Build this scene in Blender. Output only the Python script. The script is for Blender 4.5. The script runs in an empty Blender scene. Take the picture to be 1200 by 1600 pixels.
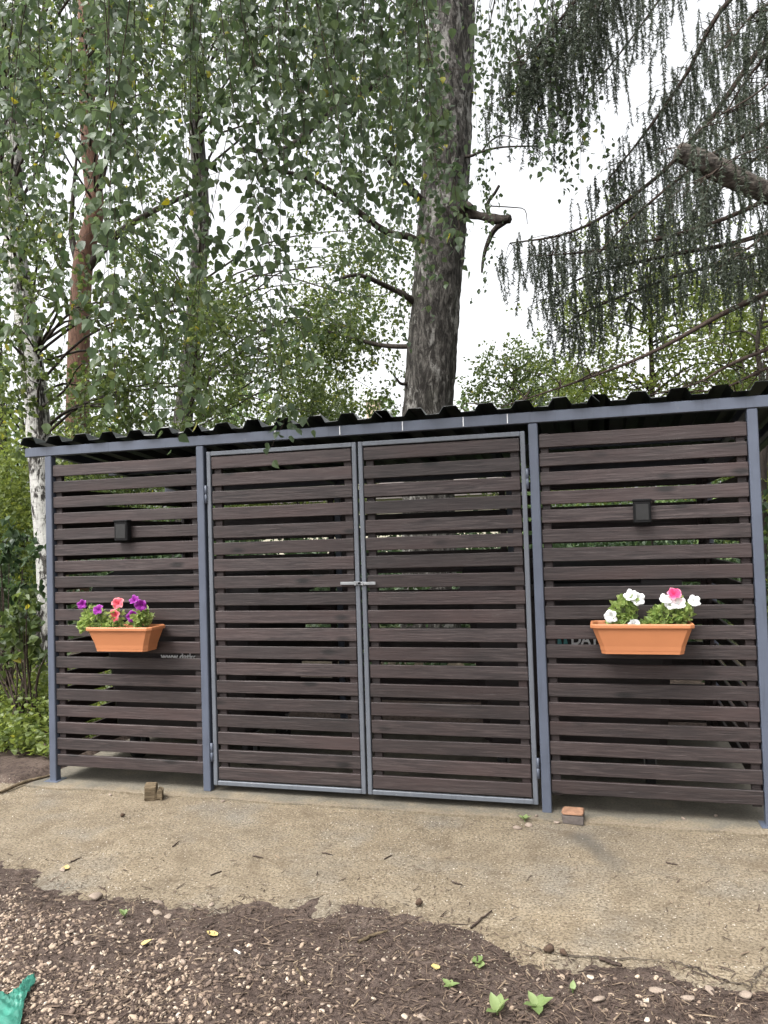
import bpy, math, random
import numpy as np
from mathutils import Vector, Matrix

SC = bpy.context.scene
COL = SC.collection
RNG = np.random.default_rng(7)
random.seed(7)
PI = math.pi

# ------------------------------------------------------------------ camera
YAW, PITCH, ROLL = .2682, .0339, -.0307
CAM = np.array([0, -4.2694, 1.5])
FPX = 1200.0
_fw = np.array([-math.sin(YAW)*math.cos(PITCH), math.cos(YAW)*math.cos(PITCH), math.sin(PITCH)])
_r = np.array([math.cos(YAW), math.sin(YAW), 0.0])
_u = np.cross(_r, _fw)
CR = math.cos(ROLL)*_r + math.sin(ROLL)*_u
CU = -math.sin(ROLL)*_r + math.cos(ROLL)*_u
cd = bpy.data.cameras.new('camera'); cam = bpy.data.objects.new('camera', cd); COL.objects.link(cam)
cd.sensor_fit = 'VERTICAL'; cd.sensor_height = 32.0; cd.lens = 32.0*FPX/1600
cd.clip_start = .05; cd.clip_end = 2000
m = Matrix.Identity(4)
for i in range(3):
    m[i][0], m[i][1], m[i][2], m[i][3] = CR[i], CU[i], -_fw[i], CAM[i]
cam.matrix_world = m
SC.camera = cam

# ------------------------------------------------------------------ sky, sun, exposure
SUN_EL, SUN_AZ = math.radians(58), math.radians(215)     # azimuth clockwise from +Y
w = bpy.data.worlds.new('World'); SC.world = w; w.use_nodes = True
nt = w.node_tree; nt.nodes.clear()
sky = nt.nodes.new('ShaderNodeTexSky'); sky.sky_type = 'NISHITA'; sky.sun_disc = False
sky.sun_elevation = SUN_EL; sky.sun_rotation = SUN_AZ
sky.air_density = 1.0; sky.dust_density = 6.0; sky.ozone_density = 1.0
hs = nt.nodes.new('ShaderNodeHueSaturation'); hs.inputs['Saturation'].default_value = .10
bg = nt.nodes.new('ShaderNodeBackground'); bg.inputs['Strength'].default_value = .15
wo = nt.nodes.new('ShaderNodeOutputWorld')
nt.links.new(sky.outputs[0], hs.inputs['Color']); nt.links.new(hs.outputs[0], bg.inputs['Color'])
nt.links.new(bg.outputs[0], wo.inputs['Surface'])
sd = bpy.data.lights.new('sun', 'SUN'); sd.energy = .8; sd.angle = math.radians(25); sd.color = (1, .96, .9)
so = bpy.data.objects.new('sun', sd); COL.objects.link(so)
sdir = Vector((math.sin(SUN_AZ)*math.cos(SUN_EL), math.cos(SUN_AZ)*math.cos(SUN_EL), math.sin(SUN_EL)))
so.location = sdir*30
so.rotation_euler = sdir.to_track_quat('Z', 'Y').to_euler()
SC.view_settings.view_transform = 'Standard'; SC.view_settings.look = 'None'
SC.view_settings.exposure = 1.65; SC.view_settings.gamma = 1.0
SC.view_settings.use_curve_mapping = False

# ------------------------------------------------------------------ pixel helpers
def ray(x, y): return _fw + CR*(x-600)/FPX - CU*(y-800)/FPX
def gz(x, y, z=0.0):
    d = ray(x, y); return CAM + d*(z-CAM[2])/d[2]
def gy(x, y, Y=0.0):
    d = ray(x, y); return CAM + d*(Y-CAM[1])/d[1]
def at(x, y, t): return CAM + ray(x, y)*t           # t = metres along the view axis
def unproj(P):
    d = np.asarray(P)-CAM; z = d@_fw
    return 600+FPX*(d@CR)/z, 800-FPX*(d@CU)/z, z

# ------------------------------------------------------------------ numpy noise
def _hash(ix, iy, s):
    h = np.sin(ix*127.1+iy*311.7+s*74.7)*43758.5453
    return h-np.floor(h)
def vnoise(x, y, s=0):
    ix, iy = np.floor(x), np.floor(y); fx, fy = x-ix, y-iy
    fx = fx*fx*(3-2*fx); fy = fy*fy*(3-2*fy)
    a, b, c, d = _hash(ix, iy, s), _hash(ix+1, iy, s), _hash(ix, iy+1, s), _hash(ix+1, iy+1, s)
    return (a*(1-fx)+b*fx)*(1-fy)+(c*(1-fx)+d*fx)*fy
def fbm(x, y, o=4, s=0):
    r = 0; a = .5
    for k in range(o):
        r = r+a*vnoise(x, y, s+k); x = x*2.03; y = y*2.03; a *= .5
    return r

# ------------------------------------------------------------------ materials
class NT:
    def __init__(s, name):
        s.m = bpy.data.materials.new(name); s.m.use_nodes = True; s.t = s.m.node_tree; s.t.nodes.clear()
        s.out = s.t.nodes.new('ShaderNodeOutputMaterial')
    def n(s, typ, **kw):
        nd = s.t.nodes.new(typ)
        for k, v in kw.items():
            if k.startswith('in_'):
                key = k[3:].replace('_', ' ')
                nd.inputs[key].default_value = v
            else: setattr(nd, k, v)
        return nd
    def l(s, a, b): s.t.links.new(a, b)
    def ramp(s, fac, stops, interp='LINEAR'):
        r = s.n('ShaderNodeValToRGB'); r.color_ramp.interpolation = interp
        e = r.color_ramp.elements
        while len(e) < len(stops): e.new(.5)
        for k, (p, c) in enumerate(stops):
            e[k].position = p; e[k].color = (*c, 1) if len(c) == 3 else c
        s.l(fac, r.inputs[0]); return r.outputs[0]
    def noise(s, vec, scale, detail=4, rough=.55, dist=0):
        nd = s.n('ShaderNodeTexNoise'); nd.inputs['Scale'].default_value = scale
        nd.inputs['Detail'].default_value = detail; nd.inputs['Roughness'].default_value = rough
        nd.inputs['Distortion'].default_value = dist
        if vec is not None: s.l(vec, nd.inputs['Vector'])
        return nd.outputs['Fac']
    def mapping(s, vec, scale=(1, 1, 1), loc=(0, 0, 0)):
        nd = s.n('ShaderNodeMapping'); nd.inputs['Scale'].default_value = scale; nd.inputs['Location'].default_value = loc
        s.l(vec, nd.inputs['Vector']); return nd.outputs[0]
    def mix(s, f, a, b, typ='MIX'):
        nd = s.n('ShaderNodeMix', data_type='RGBA', blend_type=typ)
        for sock, v in ((nd.inputs[0], f), (nd.inputs[6], a), (nd.inputs[7], b)):
            if hasattr(v, 'links') or hasattr(v, 'is_linked'): s.l(v, sock)
            else: sock.default_value = v if isinstance(v, (int, float)) else (*v, 1)
        return nd.outputs[2]
    def math(s, op, a, b=0.0):
        nd = s.n('ShaderNodeMath', operation=op)
        for k, v in enumerate((a, b)):
            if isinstance(v, (int, float)): nd.inputs[k].default_value = v
            else: s.l(v, nd.inputs[k])
        return nd.outputs[0]
    def bump(s, h, strength, dist=.01):
        nd = s.n('ShaderNodeBump'); nd.inputs['Strength'].default_value = strength; nd.inputs['Distance'].default_value = dist
        s.l(h, nd.inputs['Height']); return nd.outputs[0]
    def bsdf(s, col, rough=.6, normal=None, metal=0, spec=.5, **kw):
        b = s.n('ShaderNodeBsdfPrincipled')
        for key, v in (('Base Color', col), ('Roughness', rough), ('Metallic', metal), ('Specular IOR Level', spec)):
            if hasattr(v, 'is_linked'): s.l(v, b.inputs[key])
            else: b.inputs[key].default_value = (*v, 1) if isinstance(v, tuple) else v
        if normal is not None: s.l(normal, b.inputs['Normal'])
        return b
    def done(s, b): s.l(b.outputs[0], s.out.inputs['Surface']); return s.m

def objcoord(k):
    tc = k.n('ShaderNodeTexCoord'); oi = k.n('ShaderNodeObjectInfo')
    cx = k.n('ShaderNodeCombineXYZ')
    k.l(k.math('MULTIPLY', oi.outputs['Random'], 37.0), cx.inputs[0]); k.l(k.math('MULTIPLY', oi.outputs['Random'], 71.0), cx.inputs[1])
    k.l(k.math('MULTIPLY', oi.outputs['Random'], 13.0), cx.inputs[2])
    va = k.n('ShaderNodeVectorMath', operation='ADD'); k.l(tc.outputs['Object'], va.inputs[0]); k.l(cx.outputs[0], va.inputs[1])
    return va.outputs[0], oi.outputs['Random']

def mat_wood():
    k = NT('stained_wood'); v, rnd = objcoord(k)
    g = k.noise(k.mapping(v, (1.6, 30, 30)), 3.0, 6, .65, .6)
    g2 = k.noise(k.mapping(v, (4, 120, 120)), 2.0, 3, .6)
    big = k.noise(k.mapping(v, (1, 4, 4)), 1.6, 3)
    c = k.ramp(g, [(.33, (.010, .0070, .0070)), (.5, (.027, .0190, .0185)), (.66, (.056, .042, .040))])
    c = k.mix(k.ramp(g2, [(.45, (0, 0, 0)), (.75, (1, 1, 1))]), c, (.020, .014, .014))
    c = k.mix(k.ramp(big, [(.42, (0, 0, 0)), (.72, (.75, .75, .75))]), c, (.038, .022, .0205))
    # knots
    vo = k.n('ShaderNodeTexVoronoi'); vo.inputs['Scale'].default_value = 1.0
    k.l(k.mapping(v, (2.6, 7, 7)), vo.inputs['Vector'])
    kn = k.ramp(vo.outputs['Distance'], [(.07, (1, 1, 1)), (.17, (0, 0, 0))])
    c = k.mix(kn, c, (.007, .005, .005))
    br = k.math('ADD', k.math('MULTIPLY', rnd, .7), .72)
    hsv = k.n('ShaderNodeHueSaturation'); k.l(br, hsv.inputs['Value']); k.l(c, hsv.inputs['Color'])
    hsv.inputs['Saturation'].default_value = .95
    # pale weathered scuffs
    sc = k.ramp(k.noise(k.mapping(v, (2.5, 22, 22)), 3.3, 5, .7), [(.63, (0, 0, 0)), (.78, (.6, .6, .6))])
    c = k.mix(sc, hsv.outputs[0], (.085, .076, .075))
    h = k.math('ADD', g, k.math('MULTIPLY', g2, .5))
    return k.done(k.bsdf(c, k.ramp(g, [(.3, (.7,)*3), (.7, (.5,)*3)]), k.bump(h, .5, .004), spec=.4))

def mat_steel(name, col, rough=.45, wear=(.25, .26, .27)):
    k = NT(name); tc = k.n('ShaderNodeTexCoord'); v = tc.outputs['Object']
    a = k.noise(v, 5, 5); b = k.noise(v, 70, 3); s_ = k.noise(k.mapping(v, (30, 30, 2)), 1.5, 4, .6)
    c = k.mix(k.ramp(a, [(.35, (0, 0, 0)), (.7, (1, 1, 1))]), col, tuple(x*1.25 for x in col))
    c = k.mix(k.ramp(s_, [(.56, (0, 0, 0)), (.72, (.55,)*3)]), c, tuple(x*.6 for x in col))
    c = k.mix(k.ramp(k.noise(v, 24, 6, .7), [(.66, (0, 0, 0)), (.72, (.7,)*3)]), c, wear)
    return k.done(k.bsdf(c, rough, k.bump(b, .12, .002), spec=.5))

def mat_plain(name, col, rough=.6, var=.25, scale=20, bump=.1, spec=.5, metal=0):
    k = NT(name); v, rnd = objcoord(k)
    a = k.noise(v, scale, 5, .6)
    c = k.mix(k.ramp(a, [(.3, (0, 0, 0)), (.7, (1, 1, 1))]), tuple(x*(1-var) for x in col), tuple(min(1, x*(1+var)) for x in col))
    return k.done(k.bsdf(c, rough, k.bump(a, bump, .004), spec=spec, metal=metal))

def mat_leaf(name, c0, c1, yellow=None, trans=.45, rough=.45, back=None):
    k = NT(name); ge = k.n('ShaderNodeNewGeometry')
    c = k.ramp(ge.outputs['Random Per Island'], [(0, c0), (.55, tuple((a+b)/2 for a, b in zip(c0, c1))), (.93, c1)] + ([(.985, c1), (1.0, yellow)] if yellow else [(1.0, c1)]))
    b = k.bsdf(c, rough, spec=.45)
    t = k.n('ShaderNodeBsdfTranslucent')
    hv = k.n('ShaderNodeHueSaturation'); hv.inputs['Hue'].default_value = .485; hv.inputs['Value'].default_value = 1.5; hv.inputs['Saturation'].default_value = 1.05
    k.l(c, hv.inputs['Color']); k.l(hv.outputs[0], t.inputs['Color'])
    mx = k.n('ShaderNodeMixShader'); mx.inputs[0].default_value = trans
    k.l(b.outputs[0], mx.inputs[1]); k.l(t.outputs[0], mx.inputs[2])
    return k.done(mx)

def mat_leaf_obj(name, c0, c1, trans=.45):
    k = NT(name); oi = k.n('ShaderNodeObjectInfo')
    c = k.ramp(oi.outputs['Random'], [(0, c0), (1, c1)])
    b = k.bsdf(c, .42, spec=.45)
    t = k.n('ShaderNodeBsdfTranslucent'); hv = k.n('ShaderNodeHueSaturation'); hv.inputs['Hue'].default_value = .485; hv.inputs['Value'].default_value = 1.5
    k.l(c, hv.inputs['Color']); k.l(hv.outputs[0], t.inputs['Color'])
    mx = k.n('ShaderNodeMixShader'); mx.inputs[0].default_value = trans
    k.l(b.outputs[0], mx.inputs[1]); k.l(t.outputs[0], mx.inputs[2])
    return k.done(mx)

def mat_birch(name, white_lo, white_hi, dark=(.040, .036, .032), grey=(.095, .088, .079), white=(.29, .28, .26)):
    k = NT(name); tc = k.n('ShaderNodeTexCoord'); v = tc.outputs['Object']
    fis = k.noise(k.mapping(v, (9, 9, 2.6)), 2.2, 7, .68, 1.0)
    fine = k.noise(k.mapping(v, (30, 30, 12)), 2.0, 5, .7)
    patch = k.noise(k.mapping(v, (3.0, 3.0, 1.5)), 1.5, 6, .66, .4)
    lent = k.noise(k.mapping(v, (4, 4, 60)), 1.6, 3, .6)
    c = k.ramp(fis, [(.40, tuple(x*.55 for x in dark)), (.47, dark), (.53, grey), (.64, tuple(x*1.55 for x in grey))])
    c = k.mix(k.ramp(fine, [(.47, (0, 0, 0)), (.66, (.85,)*3)]), c, dark)
    wt = k.mix(k.ramp(lent, [(.55, (0, 0, 0)), (.68, (.8,)*3)]), white, tuple(x*.35 for x in white))
    pm = k.ramp(k.math('ADD', patch, k.math('MULTIPLY', k.math('SUBTRACT', fis, .5), .35)), [(white_lo, (0, 0, 0)), (white_hi, (1, 1, 1))])
    c = k.mix(pm, c, wt)
    moss = k.ramp(k.noise(v, 2.2, 5, .6), [(.55, (0, 0, 0)), (.75, (.5,)*3)])
    c = k.mix(moss, c, (.045, .050, .030))
    h = k.math('ADD', fis, k.math('MULTIPLY', fine, .4))
    return k.done(k.bsdf(c, .85, k.bump(h, 1.0, .04), spec=.2))

def mat_bark(name, a, b, scl=(8, 8, 2)):
    k = NT(name); tc = k.n('ShaderNodeTexCoord'); v = tc.outputs['Object']
    f = k.noise(k.mapping(v, scl), 3, 6, .65, .6)
    return k.done(k.bsdf(k.ramp(f, [(.32, a), (.68, b)]), .85, k.bump(f, .8, .02), spec=.2))

def mat_concrete():
    k = NT('sandy_concrete'); ge = k.n('ShaderNodeTexCoord'); v = ge.outputs['Object']
    big = k.noise(v, 1.1, 5, .6); mid = k.noise(v, 6, 6, .65); fine = k.noise(v, 90, 4, .7)
    c = k.ramp(mid, [(.25, (.125, .098, .064)), (.5, (.195, .157, .108)), (.75, (.265, .220, .155))])
    c = k.mix(k.ramp(big, [(.38, (0, 0, 0)), (.68, (.75,)*3)]), c, (.150, .125, .092))
    # grey worn patches where the sand is swept off
    g = k.ramp(k.noise(k.mapping(v, (1, 1, 1), (3.3, 1.2, 0)), 1.7, 6, .62), [(.5, (0, 0, 0)), (.68, (.8,)*3)])
    c = k.mix(g, c, (.165, .152, .130))
    c = k.mix(k.ramp(fine, [(.38, (.85,)*3), (.54, (0, 0, 0))]), c, (.060, .046, .030))
    c = k.mix(k.ramp(fine, [(.62, (0, 0, 0)), (.75, (.7,)*3)]), c, (.37, .325, .255))
    vo = k.n('ShaderNodeTexVoronoi'); vo.inputs['Scale'].default_value = 55; k.l(v, vo.inputs['Vector'])
    agg = k.ramp(vo.outputs['Distance'], [(.10, (1, 1, 1)), (.24, (0, 0, 0))])
    sel = k.math('MULTIPLY', agg, k.ramp(vo.outputs['Color'], [(.50, (0, 0, 0)), (.62, (1, 1, 1))]))
    c = k.mix(k.math('MULTIPLY', sel, .65), c, (.42, .375, .31))
    stn = k.ramp(k.noise(k.mapping(v, (1, 1, 1), (7.7, 3.1, 0)), 3.4, 7, .72, .5), [(.53, (0, 0, 0)), (.66, (.62,)*3)])
    c = k.mix(stn, c, (.088, .066, .043))
    spk = k.ramp(k.noise(v, 38, 3, .6), [(.63, (0, 0, 0)), (.70, (.8,)*3)])
    c = k.mix(spk, c, (.070, .052, .036))
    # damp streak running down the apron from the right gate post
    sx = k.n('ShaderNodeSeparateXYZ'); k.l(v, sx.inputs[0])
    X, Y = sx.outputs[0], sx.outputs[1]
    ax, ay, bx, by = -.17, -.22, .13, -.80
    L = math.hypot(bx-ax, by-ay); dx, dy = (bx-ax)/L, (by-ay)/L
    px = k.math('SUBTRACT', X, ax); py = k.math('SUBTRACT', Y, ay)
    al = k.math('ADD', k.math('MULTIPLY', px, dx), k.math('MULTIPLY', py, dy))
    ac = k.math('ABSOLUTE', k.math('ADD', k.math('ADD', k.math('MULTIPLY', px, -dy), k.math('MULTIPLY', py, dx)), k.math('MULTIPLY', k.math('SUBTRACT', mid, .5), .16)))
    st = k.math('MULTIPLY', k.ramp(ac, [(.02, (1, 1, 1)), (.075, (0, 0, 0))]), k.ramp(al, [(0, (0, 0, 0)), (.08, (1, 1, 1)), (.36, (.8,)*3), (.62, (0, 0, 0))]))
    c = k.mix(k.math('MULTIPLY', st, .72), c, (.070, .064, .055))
    h = k.math('ADD', k.math('MULTIPLY', fine, .6), mid)
    return k.done(k.bsdf(c, .9, k.bump(h, .6, .01), spec=.2))

def mat_slab():
    k = NT('grey_concrete'); ge = k.n('ShaderNodeTexCoord'); v = ge.outputs['Object']
    mid = k.noise(v, 3.5, 6, .65); fine = k.noise(v, 80, 4, .7)
    c = k.ramp(mid, [(.3, (.085, .077, .062)), (.52, (.135, .122, .098)), (.75, (.195, .165, .118))])
    c = k.mix(k.ramp(fine, [(.35, (.5,)*3), (.55, (0, 0, 0))]), c, (.06, .053, .042))
    c = k.mix(k.ramp(fine, [(.62, (0, 0, 0)), (.75, (.5,)*3)]), c, (.30, .27, .22))
    # sand trodden in over the front edge
    sx = k.n('ShaderNodeSeparateXYZ'); k.l(v, sx.inputs[0])
    e = k.math('ADD', k.math('MULTIPLY', sx.outputs[1], -4.0), k.math('MULTIPLY', k.math('SUBTRACT', k.noise(v, 4.5, 6, .68), .5), 2.2))
    c = k.mix(k.ramp(e, [(.05, (0, 0, 0)), (.55, (.85,)*3)]), c, k.mix(k.ramp(fine, [(.4, (0, 0, 0)), (.62, (1, 1, 1))]), (.135, .106, .070), (.24, .20, .145)))
    return k.done(k.bsdf(c, .9, k.bump(k.math('ADD', fine, mid), .5, .008), spec=.2))

def mat_ground():
    k = NT('soil'); ge = k.n('ShaderNodeTexCoord'); v = ge.outputs['Object']
    mid = k.noise(v, 5, 7, .68); fine = k.noise(v, 120, 4, .75); f2 = k.noise(v, 45, 5, .7)
    c = k.ramp(mid, [(.28, (.038, .026, .021)), (.5, (.082, .060, .050)), (.75, (.135, .103, .084))])
    c = k.mix(k.ramp(f2, [(.35, (.8,)*3), (.52, (0, 0, 0))]), c, (.020, .014, .011))
    c = k.mix(k.ramp(fine, [(.58, (0, 0, 0)), (.72, (.8,)*3)]), c, (.17, .135, .11))
    # green forest floor away from the yard
    sx = k.n('ShaderNodeSeparateXYZ'); k.l(v, sx.inputs[0])
    far = k.math('MULTIPLY', k.ramp(k.math('MULTIPLY', k.math('SUBTRACT', sx.outputs[1], 3.0), .2), [(0, (0, 0, 0)), (1, (1, 1, 1))]), k.ramp(f2, [(.3, (.4,)*3), (.6, (1, 1, 1))]))
    c = k.mix(far, c, (.045, .075, .02))
    h = k.math('ADD', k.math('MULTIPLY', fine, .6), f2)
    return k.done(k.bsdf(c, .95, k.bump(h, .9, .015), spec=.15))

def mat_island(name, stops, rough=.8, noise=60, spec=.25):
    k = NT(name); ge = k.n('ShaderNodeNewGeometry'); tc = k.n('ShaderNodeTexCoord')
    c = k.ramp(ge.outputs['Random Per Island'], stops)
    n_ = k.noise(tc.outputs['Object'], noise, 4, .65)
    c = k.mix(k.ramp(n_, [(.4, (.45,)*3), (.6, (0, 0, 0))]), c, tuple(x*.5 for x in stops[len(stops)//2][1]))
    return k.done(k.bsdf(c, rough, k.bump(n_, .3, .003), spec=spec))

M = {}
M['wood'] = mat_wood()
M['steel'] = mat_steel('blue_grey_painted_steel', (.062, .073, .100), .45, (.13, .135, .14))
M['frame'] = mat_steel('grey_gate_frame_paint', (.085, .094, .110), .5, (.24, .24, .24))
M['roof'] = mat_steel('dark_roof_sheet', (.014, .018, .017), .34, (.05, .055, .055))
M['black'] = mat_plain('black_plastic', (.005, .005, .0055), .75, .2, 40, .05, spec=.2)
M['bin'] = mat_plain('dark_bin_plastic', (.012, .008, .009), .55, .25, 8, .05)
M['rubber'] = mat_plain('rubber', (.012, .012, .012), .8)
M['zinc'] = mat_plain('zinc', (.30, .31, .32), .4, .2, 30, .05, metal=.6)
M['white'] = mat_plain('white_print', (.80, .81, .82), .6, .08)
M['teal'] = mat_plain('teal_print', (.10, .32, .33), .6, .1)
M['terra'] = mat_plain('terracotta_plastic', (.40, .155, .066), .5, .06, 6, .04, spec=.4)
M['potsoil'] = mat_plain('potting_soil', (.035, .022, .014), .95, .5, 60, .8)
M['concrete'] = mat_concrete(); M['slab'] = mat_slab(); M['ground'] = mat_ground()
M['gravel'] = mat_island('pebbles', [(0, (.065, .046, .037)), (.3, (.16, .115, .088)), (.6, (.28, .21, .155)), (.85, (.38, .30, .225)), (1, (.46, .40, .33))])
M['grit'] = mat_island('grit', [(0, (.05, .036, .024)), (.45, (.15, .12, .08)), (.8, (.29, .25, .19)), (1, (.45, .41, .36))])
M['litter'] = mat_island('bark_litter', [(0, (.018, .012, .010)), (.5, (.058, .039, .031)), (.85, (.12, .085, .062)), (1, (.23, .175, .12))])
M['stone'] = mat_plain('stone', (.21, .165, .130), .8, .45, 25, .3)
M['bark_main'] = mat_birch('old_birch_bark', .535, .62)
M['bark_white'] = mat_birch('white_birch_bark', .45, .50, white=(.50, .49, .46))
M['bark_grey'] = mat_birch('grey_birch_bark', .55, .62)
M['bark_pine'] = mat_bark('pine_bark', (.055, .030, .022), (.17, .095, .065))
M['bark_stub'] = mat_bark('stub_bark', (.020, .017, .015), (.125, .108, .092), (5, 14, 14))
M['bark_dark'] = mat_bark('dark_bark', (.014, .011, .009), (.055, .045, .037))
M['twig'] = mat_bark('twig_bark', (.025, .018, .014), (.07, .05, .04))
M['birch_leaf'] = mat_leaf('birch_leaf', (.038, .066, .030), (.092, .132, .058), (.32, .30, .03), .45)
M['birch_leaf_obj'] = mat_leaf_obj('birch_leaf_single', (.048, .078, .038), (.095, .140, .064), .45)
M['mid_leaf'] = mat_leaf('mid_leaf', (.040, .066, .020), (.105, .142, .040), (.35, .32, .04), .5)
M['bright_leaf'] = mat_leaf('bright_leaf', (.075, .112, .026), (.180, .225, .055), (.35, .34, .05), .5)
M['dark_leaf'] = mat_leaf('dark_leaf', (.020, .042, .018), (.055, .092, .034), None, .35)
M['needle'] = mat_leaf('spruce_needle', (.044, .058, .042), (.095, .115, .078), (.14, .115, .07), .35, .5)
M['pine_needle'] = mat_leaf('pine_needle', (.030, .055, .025), (.075, .105, .050), None, .25, .5)
M['far_leaf'] = mat_leaf('far_leaf', (.060, .105, .040), (.13, .19, .065), None, .4)
M['petunia_leaf'] = mat_leaf('petunia_leaf', (.15, .23, .055), (.36, .45, .16), (.46, .50, .22), .4)

def mat_petal(name, edge, inner, throat):
    k = NT(name); tc = k.n('ShaderNodeTexCoord')
    gr = k.n('ShaderNodeVectorMath', operation='LENGTH'); k.l(tc.outputs['Object'], gr.inputs[0])
    c = k.ramp(k.math('MULTIPLY', gr.outputs['Value'], 1/.036), [(.10, throat), (.28, inner), (.70, inner), (.98, edge)])
    b = k.bsdf(c, .6, spec=.3); t = k.n('ShaderNodeBsdfTranslucent'); k.l(c, t.inputs['Color'])
    mx = k.n('ShaderNodeMixShader'); mx.inputs[0].default_value = .3
    k.l(b.outputs[0], mx.inputs[1]); k.l(t.outputs[0], mx.inputs[2]); return k.done(mx)
M['pet_purple'] = mat_petal('purple_petal', (.40, .10, .42), (.22, .010, .23), (.045, .003, .055))
M['pet_pink'] = mat_petal('pink_petal', (.85, .42, .42), (.72, .10, .14), (.40, .03, .06))
M['pet_white'] = mat_petal('white_petal', (.85, .85, .86), (.80, .81, .80), (.55, .60, .30))
M['pet_hot'] = mat_petal('hot_pink_petal', (.90, .38, .50), (.75, .05, .17), (.45, .02, .10))
M['offcut'] = mat_bark('weathered_offcut', (.055, .040, .024), (.165, .125, .078), (3, 20, 20))
M['brick'] = mat_plain('brick_clay', (.21, .112, .066), .9, .35, 30, .5)
M['brick_dark'] = mat_plain('dark_brick', (.075, .062, .055), .9, .35, 30, .5)  # darker base colour for the block below its orange top piece
M['film'] = mat_plain('teal_plastic_film', (.030, .150, .110), .4, .45, 14, .6)
M['cone'] = mat_plain('cone_scales', (.075, .045, .028), .9, .4, 60, .8)
M['dryleaf'] = mat_plain('dry_leaf', (.40, .31, .12), .7, .3, 40, .2)
M['weed'] = mat_leaf_obj('weed_leaf', (.13, .19, .065), (.21, .27, .11), .3)
M['butt'] = mat_plain('paper', (.62, .58, .52), .8, .1)
M['housewall'] = mat_plain('house_render', (.42, .38, .30), .9, .15, 4, .2)
M['houseroof'] = mat_plain('house_roof', (.10, .085, .08), .8, .3, 5, .3)
M['chimney'] = mat_plain('pale_brick', (.42, .33, .26), .9, .25, 9, .4)
M['chimcap'] = mat_plain('chimney_cap', (.50, .50, .48), .6, .1)
M['crack'] = mat_plain('crack_soil', (.035, .025, .018), .95, .3)

# ------------------------------------------------------------------ object helpers
def me_np(name, V, Fc, smooth=False):
    """Fc: (n,3) or (n,4) array"""
    me = bpy.data.meshes.new(name)
    V = np.asarray(V, dtype=np.float32); Fc = np.asarray(Fc, dtype=np.int32)
    n, s = Fc.shape
    me.vertices.add(len(V)); me.vertices.foreach_set('co', V.ravel())
    me.loops.add(n*s); me.loops.foreach_set('vertex_index', Fc.ravel())
    me.polygons.add(n); me.polygons.foreach_set('loop_start', np.arange(n, dtype=np.int32)*s)
    me.polygons.foreach_set('loop_total', np.full(n, s, dtype=np.int32))
    me.polygons.foreach_set('use_smooth', np.full(n, smooth, dtype=bool))
    me.update(calc_edges=True); return me
def obj(name, me, mt=None, parent=None):
    if mt is not None and len(me.materials) == 0: me.materials.append(M[mt] if isinstance(mt, str) else mt)
    o = bpy.data.objects.new(name, me); COL.objects.link(o)
    if parent is not None: o.parent = parent
    return o
def empty(name, loc=(0, 0, 0), rz=0):
    o = bpy.data.objects.new(name, None); COL.objects.link(o); o.empty_display_size = .1
    o.location = loc; o.rotation_euler = (0, 0, rz); return o
def tag(o, label=None, cat=None, group=None, kind=None):
    if label: o['label'] = label
    if cat: o['category'] = cat
    if group: o['group'] = group
    if kind: o['kind'] = kind
    return o

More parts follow.
